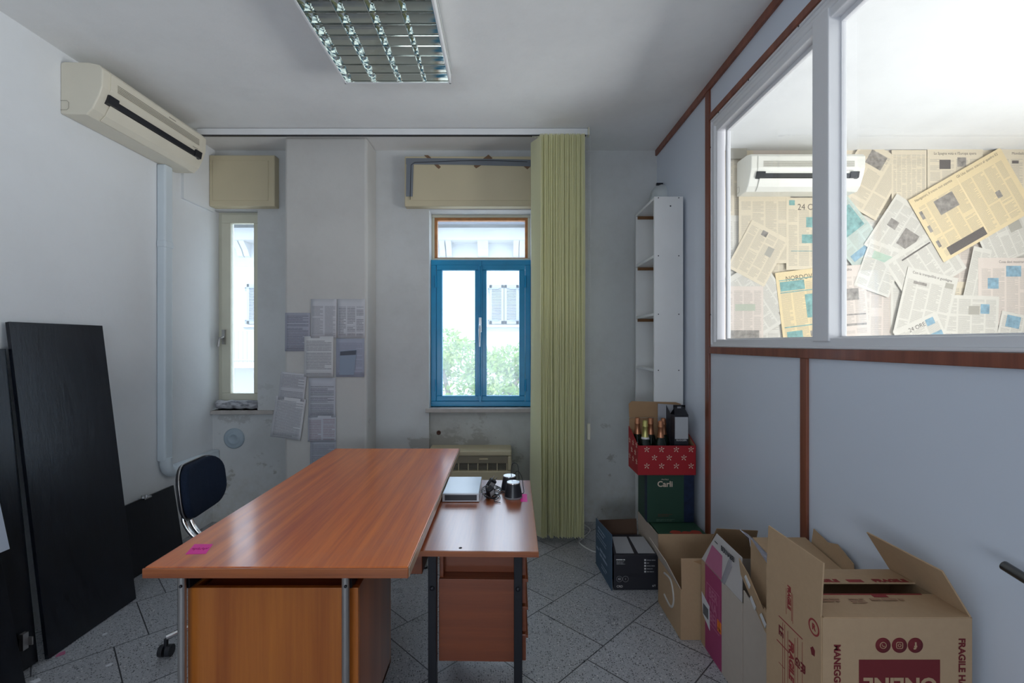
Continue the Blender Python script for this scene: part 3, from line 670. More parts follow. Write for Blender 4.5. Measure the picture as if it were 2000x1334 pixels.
# ================================================================ FAN COIL
t = Thing('fan_coil_unit', 'beige fan coil heater under the blue window', 'heater')
fx0, fx1, fy0, fy1, fz1 = -.60, .052, 3.60, 3.825, .615
b = MB(); b.box(fx0, fx1, fy0, fy1, .06, .47); b.box(fx0, fx1, fy0 + .004, fy1, .455, fz1); 
t.part('casing', MB().box(fx0, fx1, fy0, fy1, .06, .46).box(fx0, fx1, fy0 + .06, fy1, .46, fz1).box(fx0, fx1, fy0, fy0 + .06, .575, fz1).box(fx1 - .03, fx1, fy0, fy0 + .06, .46, .575).box(fx0, fx0 + .03, fy0, fy0 + .06, .46, .575), M_beige, bevel=.01)
t.part('control_flap', MB().box(fx0 + .03, fx1 - .03, fy0 + .012, fy0 + .03, .515, .575), mat('brown_beige_plastic', (.30, .26, .19), .5), bevel=.003)
t.part('handle', MB().box(-.20, -.13, fy0 + .006, fy0 + .013, .545, .556), M_beige, bevel=.002)
b = MB()
for i in range(5): b.box(fx0 + .03, fx1 - .03, fy0 + .018, fy0 + .05, .466 + i * .010, .4685 + i * .010)
t.part('grille', b, M_groove)
t.part('grille_cavity', MB().box(fx0 + .03, fx1 - .03, fy0 + .052, fy0 + .059, .46, .515), M_black)
b = MB()
for i in range(9): b.box(fx1 - .04 - i * .075, fx1 - .033 - i * .075, fy0 + .014, fy0 + .05, .46, .515)
t.part('grille_rib', b, M_beige); t.place()
# ================================================================ MAIN DESK
t = Thing('desk', 'large orange mahogany desk with steel legs', 'desk')
dx0, dx1, dy0, dy1 = -1.125, -.302, 1.454, 3.09
t.part('desktop', MB().box(dx0, dx1, dy0, dy1, .7185, .75), M_desk, bevel=.003)
t.part('edge_band', MB().box(dx0 - .003, dx1 + .002, dy0 - .008, dy0 - .0005, .7180, .7485), M_deskedge, bevel=.0025)
t.part('side_edge_band', MB().box(dx1 + .0003, dx1 + .004, dy0, dy1, .7185, .7490), mat('pale_worn_edge', (.50, .36, .26), .3, var=(20, .4)), bevel=.001, label='pale worn edge strip')
for (x_, y_) in ((-1.04, 1.50), (-.513, 1.50), (-1.04, 3.0), (-.513, 3.0)):
    lg = t.part('leg', MB().cyl((x_, y_, 0.004), (x_, y_, .718), .0125, 20), M_steel)
    t.part('foot', MB().cyl((x_, y_, 0), (x_, y_, .012), .016, 16), M_black, parent=lg)
    t.part('bolt', MB().lathe([(.005, 0), (.005, -.004), (.003, -.006), (.0005, -.006)], (x_ + .004, y_ - .011, .672), 'Y', 10), M_black, parent=lg)
for x_ in (-1.04, -.513): t.part('side_rail', MB().box(x_ - .014, x_ + .014, 1.515, 2.985, .652, .7180), M_blacksteel)
b = MB(); b.box(-1.043, -.482, 1.53, 1.548, .10, .645); b.box(-1.043, -1.025, 1.548, 1.97, .10, .645); b.box(-1.043, -.482, 1.952, 1.97, .10, .645); b.box(-1.043, -.482, 1.53, 1.97, .10, .118); 
pd = t.part('pedestal', b, M_deskfront, bevel=.002)
t.part('pedestal_top', MB().box(-1.0, -.5, 1.549, 1.951, .622, .640), M_sidebox, parent=pd)
b = MB(); b.box(-.5, -.482, 1.5485, 1.9515, .10, .645); t.part('pedestal_side', b, wood('veneer_side', (.40, .12, .03), (.27, .07, .016), 'Z', .35, .35, .2, fine=.6), parent=pd)
dr = t.part('drawer', MB().box(-.478, -.337, 1.90, 2.55, .506, .70), M_sidebox, bevel=.003)
t.part('crossbar', MB().box(-1.03, -.52, 2.985, 3.01, .62, .7180), M_blacksteel); t.place((-.71, 2.27, 0))
# pink sticker on the desk
s_ = Thing('sticker', 'bright pink handwritten sticker on the near left corner of the large desk', 'sticker')
P = [at(362, 1083, 1.54), at(400, 1083, 1.54), at(416, 1063, 1.62), at(378, 1063, 1.62)]
P = [((px - 986) / F * (F * .7 / (py - 670)), F * .7 / (py - 670), .7503) for px, py in ((362, 1083), (402, 1082), (416, 1063), (380, 1063))]
s_.part('paper', MB().slab(P, .0004), M_sticker)
c_ = sum((Vector(a) for a in P), Vector()) / 4; U = (Vector(P[1]) - Vector(P[0])).normalized(); V = Vector((-U.y, U.x, 0))
b = MB(); hw = [c_ + U * (-.026 + .0011 * i) + V * (.007 * math.sin(i * 1.1) + .004 * math.sin(i * .45)) + Vector((0, 0, .0006)) for i in range(48)]
b.tube(hw, .0006, 4); s_.part('handwriting', b, mat('dark_pink_ink', (.45, .0, .15), .7)); s_.place()
# ================================================================ SIDE TABLE
t = Thing('side_table', 'low side desk with black square legs and drawers beside the large desk', 'side table')
sx0, sx1, sy0, sy1 = -.327, .122, 1.673, 2.545
t.part('tabletop', MB().box(sx0, sx1, sy0, sy1, .680, .700), M_side, bevel=.002)
t.part('edge_band', MB().box(sx0, sx1, sy0 - .003, sy0 - .0002, .6805, .6995), M_deskedge)
for (x_, y_) in ((-.269, 1.725), (.048, 1.725), (-.269, 2.48), (.048, 2.48)):
    lg = t.part('leg', MB().box(x_ - .0155, x_ + .0155, y_ - .0155, y_ + .0155, 0, .680), M_blacksteel, bevel=.002)
    if y_ < 2: t.part('bolt', MB().lathe([(.009, 0), (.009, -.002), (.006, -.005), (.0005, -.006)], (x_, y_ - .0155, .545), 'Y', 14), M_blacksteel, parent=lg)
for y_ in (1.725, 2.48): t.part('rail', MB().box(-.253, .032, y_ - .008, y_ + .008, .664, .6798), M_blacksteel)
b = MB(); b.box(-.25, .062, 1.745, 1.76, .253, .562); b.box(-.25, .062, 1.76, 2.44, .253, .27); b.box(-.25, -.235, 1.76, 2.44, .253, .664); b.box(-.25, .062, 2.425, 2.44, .253, .664); b.box(-.25, .062, 1.76, 2.44, .545, .562); b.box(-.25, .062, 1.80, 1.815, .562, .663)
pd = t.part('pedestal', b, M_sidebox, bevel=.0015)
for (z0, z1) in ((.575, .660), (.47, .563), (.365, .458), (.255, .353)):
    dw = t.part('drawer', MB().box(.063, .078, 1.75, 2.435, z0, z1), M_sidebox, bevel=.002)
    t.part('pull', MB().box(.076, .086, 1.75, 2.435, z1 - .012, z1 - .001), M_sidebox, parent=dw)
t.place((.122, 1.673, 0), math.radians(-1.1))
sp = mk('keyhole', MB().lathe([(.006, .0), (.006, .0006)], (0, 0, 0), 'Z', 12), M_ink); sp.parent = t.e; sp.location = (-.285, .025, .7002)
# device
t = Thing('set_top_box', 'silver and black flat electronic box on the side desk', 'electronic box')
b = MB(); b.box(-.2935, -.122, 2.20, 2.469, .7045, .741); cs = t.part('casing', b, M_silver, bevel=.002)
t.part('front_bezel', MB().box(-.2945, -.121, 2.192, 2.2, .7025, .741), M_silver, bevel=.001)
t.part('front_panel', MB().box(-.283, -.132, 2.1895, 2.1925, .709, .735), mat('smoked_plastic', (.03, .032, .04), .3))
for x_ in (-.28, -.135):
    for y_ in (2.22, 2.44): t.part('foot', MB().cyl((x_, y_, .7003), (x_, y_, .705), .006, 10), M_black)
t.place()
# speakers, adapters, cables
def speaker(x, y, lab, g=None):
    t = Thing('loudspeaker', lab, 'loudspeaker')
    t.part('base', MB().lathe([(.043, .7003), (.0445, .704), (.043, .709)], (x, y, 0), 'Z', 32), mat('grey_rubber', (.20, .19, .20), .5))
    t.part('body', MB().lathe([(.0435, .709), (.0425, .715), (.036, .750), (.033, .768), (.032, .771)], (x, y, 0), 'Z', 32), M_black)
    t.part('top_ring', MB().lathe([(.032, .770), (.0325, .7735), (.031, .776), (.029, .7755)], (x, y, 0), 'Z', 32), M_chrome)
    t.part('speaker_cone', MB().lathe([(.030, .7745), (.024, .771), (.012, .7725), (.0005, .7735)], (x, y, 0), 'Z', 24), M_silver)
    t.place()
speaker(.041, 2.262, 'small black cone loudspeaker in front, beside the pink sticker')
speaker(.024, 2.372, 'small black cone loudspeaker behind the front one, with a looped cable')
def rbox(M, a, b_, c): return MB(M).box(-a/2, a/2, -b_/2, b_/2, -c/2, c/2)
def adapter(c, e, dims, lab, m1=M_black):
    M = Matrix.Translation(c) @ (Matrix.Rotation(e[2], 4, 'Z') @ Matrix.Rotation(e[1], 4, 'Y') @ Matrix.Rotation(e[0], 4, 'X'))
    t = Thing('power_adapter', lab, 'power adapter'); t.part('body', rbox(M, *dims), m1, bevel=.005)
    b = MB(M)
    for s in (-1, 1): b.cyl((s * .009, 0, dims[2]/2), (s * .009, 0, dims[2]/2 + .017), .0022, 8)
    t.part('prong', b, M_chrome)
    t.part('label_plate', rbox(M @ Matrix.Translation((0, -dims[1]/2 - .0003, 0)), dims[0] * .7, .0006, dims[2] * .6), M_greylabel)
    t.place()
adapter((-.072, 2.36, .733), (.25, .5, .4), (.034, .028, .060), 'black power adapter standing at the back of the cable tangle')
adapter((-.070, 2.26, .729), (.35, -.45, .6), (.036, .030, .052), 'black power adapter with a grey label at the front of the cable tangle')
t = Thing('cable_tangle', 'tangled black cables between the electronic box and the loudspeakers', 'cable')
random.seed(5)
for kx in range(3):
    P = []; cx, cy = (-.085, -.06, -.058)[kx], (2.30, 2.24, 2.35)[kx]
    for i in range(60):
        a = i * .42; r = .030 + .010 * math.sin(i * .37 + kx); P.append((cx + r * math.cos(a) * (1 if kx else .8), cy + r * 1.3 * math.sin(a), .704 + .0006 * i * (.5 if kx else 1) + .003 * math.sin(i * 1.3)))
    t.part('cable_coil', MB().tube(P, .0019, 6), M_black if kx else mat('grey_cable', (.25, .25, .27), .5))
P = [(-.0, 2.37, .702), (.02, 2.39, .79), (.035, 2.41, .83), (.055, 2.41, .835), (.062, 2.40, .81), (.063, 2.38, .76), (.085, 2.36, .74), (.09, 2.30, .72), (.08, 2.25, .703)]
def spline(P, n=6):
    P = [Vector(a) for a in P]; out = []
    for i in range(len(P) - 1):
        p0, p1, p2, p3 = P[max(i-1, 0)], P[i], P[i+1], P[min(i+2, len(P)-1)]
        for j in range(n):
            s = j / n; out.append(.5 * ((2*p1) + (p2-p0)*s + (2*p0-5*p1+4*p2-p3)*s*s + (-p0+3*p1-3*p2+p3)*s**3))
    return out + [P[-1]]
t.part('loose_cable', MB().tube(spline([(.03, 2.422, .702), (.035, 2.424, .80), (.042, 2.424, .822), (.055, 2.422, .825), (.068, 2.415, .81), (.074, 2.405, .74), (.078, 2.36, .7035)]), .0018, 6), M_black)
t.part('loose_cable', MB().tube(spline([(.02, 2.423, .7035), (.06, 2.424, .78), (.085, 2.40, .765), (.092, 2.34, .73), (.089, 2.31, .7035), (.03, 2.3165, .7035), (-.03, 2.31, .7035), (-.05, 2.2, .7035), (-.02, 2.18, .7035)]), .0018, 6), M_black)
t.place()
fp = lambda px, py, z: ((px - 986) / F * (F * (H - z) / (py - 670)), F * (H - z) / (py - 670), z)
t = Thing('sticker', 'bright pink sticker at the right edge of the side desk by the loudspeaker', 'sticker')
t.part('paper', MB().slab([fp(1017, 980, .7004), fp(1030, 980, .7004), fp(1029, 965, .7004), fp(1016, 965, .7004)], .0004), M_sticker)
t.place()
# ================================================================ CHAIR
t = Thing('office_chair', 'dark blue swivel office chair pushed up to the left side of the desk', 'chair')
Mc = Matrix.Translation((-1.605, 2.42, .705)) @ Matrix.Rotation(math.radians(6), 4, 'Z') @ Matrix.Rotation(math.radians(-7), 4, 'Y')
def rounded(w, h, r, n=6):
    pts = []
    for cx, cy, a0 in ((w/2 - r, h/2 - r, 0), (-w/2 + r, h/2 - r, PI/2), (-w/2 + r, -h/2 + r, PI), (w/2 - r, -h/2 + r, 1.5*PI)):
        for i in range(n + 1): a = a0 + PI / 2 * i / n; pts.append((cx + r * math.cos(a), cy + r * math.sin(a)))
    return pts
def cushion(M, w, h, r, lo, hi, bulge=.012, curve=.03):
    """stacked rounded outlines in the local YZ plane, thickness along X"""
    b = MB(M); rings = [(lo, .97), (lo + .004, 1.0), (hi - .012, 1.0), (hi - .003, .965), (hi, .9), (hi + bulge * .6, .6), (hi + bulge, .25)]
    vs = []; fs = []; base = rounded(w, h, r); N = len(base)
    for x_, s_ in rings:
        for (a, c) in base: vs.append((x_ + curve * ((a * s_) / (w/2)) ** 2, a * s_, c * s_))
    for i in range(len(rings) - 1):
        for j in range(N): fs.append((i*N+j, i*N+(j+1)%N, (i+1)*N+(j+1)%N, (i+1)*N+j))
    b.add(vs, fs, True); b.add(vs[:N], [tuple(reversed(range(N)))]); b.add(vs[-N:], [tuple(range(N))]); return b
bk = t.part('backrest', cushion(Mc, .375, .265, .10, .0, .038), M_fabric)
t.part('back_shell', cushion(Mc, .385, .275, .105, -.018, -.001, .0005), M_black, parent=bk)
b = MB(Mc)
base = rounded(.388, .278, .106, 8); b.tube([(-.002 + .03 * (a / .19) ** 2, a, c) for a, c in base], .004, 6, closed=True); t.part('piping', b, M_steel, parent=bk)
b = MB(); b.tube(spline([(-1.622, 2.42, .66), (-1.628, 2.415, .60), (-1.618, 2.40, .54), (-1.575, 2.40, .47), (-1.50, 2.40, .43), (-1.40, 2.39, .425)]), .011, 10); b.tube(spline([(-1.622, 2.38, .66), (-1.632, 2.37, .60), (-1.625, 2.36, .54), (-1.58, 2.365, .47), (-1.50, 2.37, .43), (-1.40, 2.37, .425)]), .011, 10)
t.part('back_support', b, M_chrome)
Ms = Matrix.Translation((-1.32, 2.38, .43)) @ Matrix.Rotation(math.radians(-90), 4, 'Y')
t.part('seat', cushion(Ms, .42, .42, .10, .0, .05, .015, 0), M_fabric)
t.part('column', MB().lathe([(.028, .10), (.028, .24), (.016, .24), (.016, .425)], (-1.32, 2.38, 0), 'Z', 20), M_chrome)
for i in range(5):
    a = math.radians(222 + 72 * i); ex, ey = -1.32 + .335 * math.cos(a), 2.38 + .335 * math.sin(a)
    lg = t.part('leg', MB().tube([(-1.32 + .03 * math.cos(a), 2.38 + .03 * math.sin(a), .125), (ex, ey, .085)], [.020, .012], 10), M_chrome)
    b = MB(); px, py = -math.sin(a + .9), math.cos(a + .9)
    for s in (-1, 1): b.cyl((ex + px * s * .006, ey + py * s * .006, .0262), (ex + px * s * .026, ey + py * s * .026, .0262), .026, 20)
    b.cyl((ex, ey, .03), (ex, ey, .08), .009, 10); t.part('caster', b, M_black, parent=lg)
t.place((-1.32, 2.38, 0))
# ================================================================ BLACK BOARDS
def board(y0, y1, xb0, xt, zt, th, lab, yb=None, extra=None, m=M_board):
    """leaning rectangle: bottom edge at x=xb0, top edge against the wall"""
    yb = yb or (y0, y1); t = Thing('black_panel', lab, 'panel')
    P = [(xb0, yb[0], .001), (xb0, yb[1], .001), (xt, y1, zt), (xt, y0, zt)]
    t.part('board', MB().slab(P, -th), m, bevel=.001)
    if extra: extra(t)
    return t
t = board(2.19, 2.70, -2.105, -2.352, 1.548, -.018, 'tall black wood-grain panel leaning on the left wall', yb=(2.13, 2.636)); t.place()
def hinge(t):
    c = at(60, 1245, 2.085); b = MB(); b.box(c.x - .03, c.x + .028, 2.063, 2.069, c.z - .02, c.z + .015); b.cyl((c.x - .01, 2.066, c.z), (c.x - .01, 2.052, c.z), .017, 14); b.box(c.x - .006, c.x + .012, 2.04, 2.064, c.z - .032, c.z + .04)
    t.part('cabinet_hinge', b, M_steel)
t = board(1.62, 2.175, -2.14, -2.352, 1.42, -.02, 'black cabinet door with a steel hinge, left of the tall panel', yb=(1.62, 2.115), extra=hinge); t.place()
t = board(1.45, 1.955, -2.052, -2.30, 1.35, -.02, 'black panel at the left edge, in front of the hinged cabinet door', yb=(1.45, 1.975)); t.place()
t = Thing('printed_sheet', 'pale printed sheet hanging on the black panel at the left edge', 'paper')
t.part('sheet', MB().slab([(-2.118, 1.62, .57), (-2.118, 1.99, .57), (-2.205, 1.975, 1.05), (-2.205, 1.62, 1.05)], .0015), mat('pale_glossy_sheet', (.55, .60, .70), .3))
t.place()
def clip(t):
    c = at(270, 966, 2.98); b = MB(); b.box(XL + .03, XL + .075, 2.97, 3.03, .449, .458); b.cyl((XL + .05, 2.985, .456), (XL + .05, 2.985, .474), .010, 12); b.cyl((XL + .05, 3.015, .456), (XL + .05, 3.015, .470), .008, 12); t.part('bracket', b, M_chrome)
t = board(2.72, 3.283, -2.295, -2.352, .446, -.016, 'low black panel leaning on the wall beside the office chair', yb=(2.70, 3.30), extra=clip); t.place()
# floor scraps
def scrap(px, py, r, m, lab):
    c = Vector(fp(px, py, 0)); random.seed(px); pts = []
    for i in range(7):
        a = 2 * PI * i / 7; rr = r * random.uniform(.5, 1.1); pts.append((c.x + rr * math.cos(a), c.y + rr * math.sin(a), .001))
    single('paper_scrap', MB().prism(pts, (0, 0, .0012)), m, lab, 'scrap')
scrap(120, 1278, .022, M_pinklite, 'small pink paper scrap on the floor by the black panel')
scrap(206, 1239, .013, M_foot, 'small white scrap on the tiles left of the chair caster')
scrap(212, 1300, .015, M_foot, 'pale scrap on the tiles near the bottom left corner')
scrap(70, 1330, .02, M_foot, 'torn pale scrap at the bottom left edge of the floor')
scrap(1292, 1201, .012, M_foot, 'tiny white scrap on the floor left of the open brown carton')
# ================================================================ SHELF
t = Thing('shelving_unit', 'tall white corner shelving unit with open side', 'shelf')
hx0, hx1, hy0, hy1, hz = 1.018, 1.215, 3.17, 3.63, 2.448
t.part('side_panel', MB().box(hx0, hx1, hy0, hy0 + .018, .001, hz), M_shelf, bevel=.0015)
t.part('side_panel', MB().box(hx0, hx1, hy1 - .018, hy1, .001, hz), M_shelf, bevel=.0015)
zs = [hz - .018, 2.035, 1.637, 1.255, .86, .46, .06]
for z_ in zs:
    sh = t.part('shelf_board', MB().box(hx0 + .001, hx1 - .006, hy0 + .018, hy1 - .018, z_, z_ + .018), M_shelf, bevel=.001)
    if z_ > 1.3: t.part('cleat', MB().box(hx0 + .012, hx1 - .01, hy1 - .034, hy1 - .018, z_ - .022, z_ - .001), M_cleat, parent=sh)
t.part('back_panel', MB().box(hx1 - .005, hx1, hy0 + .018, hy1 - .018, .001, hz), M_shelf)
b = MB()
for z_ in zs[:4]:
    for x_ in (hx0 + .028, hx1 - .03): b.lathe([(.004, 0), (.004, -.001), (.0005, -.001)], (x_, hy0 - .0002, z_ + .009), 'Y', 10)
b.lathe([(.005, 0), (.005, -.001), (.0005, -.001)], (hx0 + .11, hy0 - .0002, hz - .065), 'Y', 10)
t.part('screw', b, M_black); t.place((1.117, 3.4, 0))
t = Thing('wall_lamp', 'round white wall lamp above the shelving unit in the corner', 'wall lamp')
t.part('shade', MB().lathe([(.105, 0), (.105, -.02), (.09, -.06), (.06, -.085), (.0005, -.092)], (XP, 3.64, 2.58), 'X', 32), mat('opal_shade', (.62, .66, .67), .3))
t.part('bracket', MB().box(XP - .05, XP - .001, 3.63, 3.65, 2.685, 2.70), M_black); t.place()
# ================================================================ CARTONS
def cpan(b, pts, t_=.004): return b.slab(pts, t_, True)
def uvtext(t, body, size, m, O, U, V, parent=None, name='lettering', **k):
    return t.part(name, text(name, body, size, m, O, U, V, **k), None, parent=parent)
def fineprint(t, O, U, V, widths, pitch, h, m, parent, lift=.0006):
    """rows of print too small to read: broken word-length strokes, left aligned"""
    O, U, V = Vector(O), Vector(U).normalized(), Vector(V); N = U.cross(V); b = MB(); rnd = random.Random(int(abs(O.x + O.z) * 1e4))
    for i, w in enumerate(widths):
        x = 0
        while x < w:
            L = min(w - x, rnd.uniform(2, 6) * h * 1.1); p0 = O - V * (i * pitch) + U * x + N * lift
            b.prism([p0, p0 + U * L, p0 + U * L + V * h * rnd.uniform(.75, 1), p0 + V * h], N * .0003); x += L + h * .6
    t.part('fine_print', b, m, parent=parent)
# --- green boxes
t = Thing('carton', 'green carton lying under the upright green box, red print on its lid', 'carton')
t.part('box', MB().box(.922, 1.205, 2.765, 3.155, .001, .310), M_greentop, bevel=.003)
t.part('kraft_wall', MB().slab([(.912, 3.155, .001), (.912, 2.765, .001), (.912, 2.765, .312), (.905, 3.155, .312)], .004), M_kraft_pale)
b = MB(); 
for (x_, y_, r_) in ((1.03, 2.80, .04), (1.09, 2.79, .035), (1.15, 2.80, .04)):
    b.prism([(x_ + r_ * math.cos(i * PI / 5) * (1 if i % 2 else .75), y_ + r_ * .8 * math.sin(i * PI / 5), .3103) for i in range(10)], (0, 0, .0006))
t.part('red_print', b, M_red_floor); t.place()
t = Thing('carton', 'upright green box with the cream Carli lettering, under the red bottle carton', 'carton')
bx = t.part('box', MB().box(.902, 1.198, 2.95, 3.15, .3125, .614), M_green, bevel=.002)
t.part('navy_side_print', MB().box(1.135, 1.1985, 2.9488, 2.9498, .314, .613), M_navy, parent=bx)
t.part('navy_side_print', MB().box(.9008, .9018, 2.951, 3.0, .314, .613), M_navy, parent=bx)
uvtext(t, 'Carli', .050, M_creamprint, (1.015, 2.949, .555), (1, 0, 0), (0, 0, 1), bx, offset=.0010)
uvtext(t, 'FRATELLI', .011, M_creamprint, (1.015, 2.949, .585), (1, 0, 0), (0, 0, 1), bx)
fineprint(t, (.96, 2.949, .330), (1, 0, 0), (0, 0, 1), [.115, .10], .009, .004, mat('dull_green_print', (.10, .17, .12), .6), bx)
fineprint(t, (.97, 2.949, .362), (1, 0, 0), (0, 0, 1), [.09, .07], .010, .004, mat('dull_red_print', (.12, .05, .03), .6), bx)
t.place()
# --- red bottle carton
def flower(b, c, U, V, N, r):
    c, U, V, N = Vector(c), Vector(U), Vector(V), Vector(N)
    for a in (0.5, 1.6, 2.7, 3.9, 5.3):
        d = U * math.cos(a) + V * math.sin(a); e = U * -math.sin(a) + V * math.cos(a)
        b.prism([c + d * r * .25, c + d * r * .65 + e * r * .18, c + d * r, c + d * r * .65 - e * r * .18], N * .0006)
    b.prism([c + (U * math.cos(i) + V * math.sin(i)) * r * .2 for i in (0, 1.05, 2.1, 3.14, 4.2, 5.25)], N * .0006)
t = Thing('bottle_carton', 'red carton printed with pale flowers, holding foil-topped bottles', 'carton')
ax0, ax1, ay0, ay1, az0, az1 = .842, 1.205, 2.94, 3.16, .6165, .802
b = MB(); cpan(b, [(ax0, ay0, az0), (ax1, ay0, az0), (ax1, ay0, az1), (ax0, ay0, az1)]); cpan(b, [(ax0, ay0, az0), (ax0, ay1, az0), (ax0, ay1, az1 + .085), (ax0, ay0, az1)]); cpan(b, [(ax1, ay0, az0), (ax1, ay1, az0), (ax1, ay1, az1 + .10), (ax1, ay0, az1)])
b.box(ax0, ax1, ay0, ay1, az0, az0 + .004)
bx = t.part('box', b, M_redbox)
b = MB(); cpan(b, [(ax0 + .003, ay1, az0), (ax1 - .003, ay1, az0), (ax1 - .003, ay1, az1 + .14), (ax0 + .003, ay1, az1 + .14)])
cpan(b, [(ax0 + .003, ay1, az1 + .142), (ax1 - .003, ay1, az1 + .142), (ax1 - .01, ay1 + .004, az1 + .235), (ax1 - .045, ay1 + .004, 1.048), (ax0 + .02, ay1 + .004, 1.055), (ax0, ay1 + .004, az1 + .235)])
t.part('back_flap', b, M_kraft_in)
b = MB(); cpan(b, [(ax1 - .004, ay0 + .004, az0), (ax1 - .004, ay1, az0), (ax1 - .004, ay1, az1 + .10), (ax1 - .004, ay0 + .004, az1)], .001); t.part('inner_lining', b, M_kraft_in)
def fprint(*a):
    m_ = MB(); flower(m_, *a); t.part('flower_print', m_, M_creamprint, parent=bx)
for r_ in range(4):
    z_ = az1 - .025 - r_ * .052
    for c_ in range(5):
        x_ = ax0 + (.055 if r_ % 2 == 0 else .01) + c_ * .093
        if ax0 + .012 < x_ < ax1 - .012 and z_ > az0 + .012: fprint( (x_, ay0 - .0021, z_), (1, 0, 0), (0, 0, 1), (0, -1, 0), .02)
    for c_ in range(3):
        y_ = ay0 + .03 + c_ * .08 + (.03 if r_ % 2 else 0)
        if y_ < ay1 - .012 and z_ > az0 + .012: fprint( (ax0 - .0021, y_, z_ + .02), (0, 1, 0), (0, 0, 1), (-1, 0, 0), .02)
t.place()
def bottle(x, y, m, lab, neck=None, h=.325):
    z = az0 + .005; t = Thing('bottle', lab, 'bottle')
    t.part('glass_body', MB().lathe([(.036, z), (.040, z + .006), (.040, z + .155), (.036, z + .185), (.022, z + .225), (.017, z + .25), (.016, z + h - .06)], (x, y, 0), 'Z', 24), M_glass_green)
    t.part('foil', MB().lathe([(.0225, z + .224), (.018, z + .250), (.0165, z + .285), (.019, z + .290), (.019, z + .297), (.0165, z + .30), (.017, z + .322), (.013, z + .330), (.0005, z + .332)], (x, y, 0), 'Z', 20), m)
    if neck: t.part('neck_label', MB().lathe([(.0285, z + .205), (.0232, z + .224)], (x, y, 0), 'Z', 20), neck)
    t.place()
bottle(.885, 3.105, M_copper, 'copper-foiled bottle at the far left of the red carton')
bottle(.905, 3.0, M_gold, 'gold-foiled bottle with a white neck label in the red carton', M_whiteprint, h=.325)
bottle(.969, 3.09, M_copper, 'copper-foiled bottle behind, right of the gold-foiled one')
bottle(1.000, 2.985, M_copper, 'copper-foiled bottle at the front middle of the red carton', h=.31)
bottle(1.051, 3.085, M_copper, 'copper-foiled bottle at the back, beside the black gift box')
# gift box
t = Thing('gift_box', 'black and white bottle gift box standing in the red carton', 'gift box')
g0 = at(1318, 870, 2.99); gx0_, gx1_ = 1.088, 1.178
t.part('box', MB().box(gx0_, gx1_, 2.985, 3.065, az0 + .006, .985), M_dark, bevel=.002)
t.part('white_front', MB().box(gx0_ + .003, gx1_ - .003, 2.9835, 2.9848, .835, .975), mat('pearl_board', (.50, .51, .53), .5))
b = MB(); b.slab([(gx0_, 2.986, .985), (gx1_, 2.986, .985), (gx1_ - .012, 3.02, 1.025), (gx0_ + .012, 3.02, 1.025)], .002); b.slab([(gx0_, 3.064, .985), (gx1_, 3.064, .985), (gx1_ - .012, 3.03, 1.025), (gx0_ + .012, 3.03, 1.025)], .002); b.box(gx0_ + .008, gx0_ + .03, 3.018, 3.03, 1.022, 1.045); b.box(gx1_ - .03, gx1_ - .008, 3.018, 3.03, 1.022, 1.045); b.box(gx0_ + .008, gx1_ - .008, 3.018, 3.03, 1.038, 1.048)
t.part('handle', b, M_black)
uvtext(t, 'RUGGERI', .016, M_whiteprint, ((gx0_ + gx1_) / 2, 2.9848, .826), (1, 0, 0), (0, 0, 1)); t.place()
# black sleeve leaning beside gift box
t = Thing('gift_sleeve', 'open black and white cardboard sleeve behind the black gift box', 'gift box')
t.part('panel', MB().slab([(1.035, 3.150, az0 + .006), (1.195, 3.150, az0 + .006), (1.195, 3.150, 1.03), (1.035, 3.150, 1.04)], .002), mat('pearl_board_grey', (.42, .42, .45), .5))
t.part('side_panel', MB().slab([(1.092, 3.145, az0 + .006), (1.089, 3.07, az0 + .006), (1.089, 3.07, .99), (1.092, 3.145, 1.03)], .002), M_dark); t.place()
# --- slate carton with charcoal box
R = Matrix.Translation((.6385, 2.729, 0)) @ Matrix.Rotation(math.radians(-2), 4, 'Z')
t = Thing('carton', 'open slate blue carton on the floor behind the charcoal wine box', 'carton')
b = MB(); cpan(b, [(.626, 2.722, .001), (.600, 3.06, .001), (.600, 3.06, .300), (.626, 2.722, .328)]); bx = t.part('left_wall', b, M_slate)
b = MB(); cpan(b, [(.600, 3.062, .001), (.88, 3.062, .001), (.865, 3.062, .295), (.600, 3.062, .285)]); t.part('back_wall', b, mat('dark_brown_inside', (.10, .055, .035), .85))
U = Vector((.026, -.338, 0)).normalized()
slp = mat('pale_blue_print', (.30, .38, .50), .6)
NL = (-.0021, 0, 0)
def lp(y, z, ws, p, h): fineprint(t, (.6005 + (3.06 - y) * .0769, y, z), U, (0, 0, 1), ws, p, h, slp, bx, lift=.0048)
lp(3.0, .262, [.16, .13], .022, .010); lp(3.02, .215, [.20, .20], .018, .006); lp(2.96, .135, [.13, .17], .030, .016); lp(3.03, .12, [.05], .02, .014); lp(2.92, .060, [.12, .09], .018, .009)
t.place()
t = Thing('carton', 'charcoal wine box with two grey label squares on top', 'carton')
Q = lambda x, y, z: (x + (y - 2.729) * .16, y, z)
b = MB(); b.add([Q(.6395, 2.731, .001), Q(.900, 2.731, .001), Q(.835, 3.02, .001), Q(.6395, 3.02, .001), Q(.6395, 2.731, .205), Q(.900, 2.731, .205), Q(.835, 3.03, .205), Q(.6395, 3.03, .205)], [(0,3,2,1),(4,5,6,7),(0,1,5,4),(1,2,6,5),(2,3,7,6),(3,0,4,7)])
bx = t.part('box', b, M_dark, bevel=.003)
b = MB(); b.slab([Q(.655, 2.755, .2055), Q(.760, 2.755, .2055), Q(.740, 2.99, .2055), Q(.648, 2.99, .2055)], .0006); t.part('label_patch', b, M_greylabel, parent=bx)
b = MB(); b.slab([Q(.785, 2.755, .2055), Q(.885, 2.755, .2055), Q(.850, 2.99, .2055), Q(.755, 2.99, .2055)], .0006); t.part('label_patch', b, M_greylabel, parent=bx)
yq = 2.7302
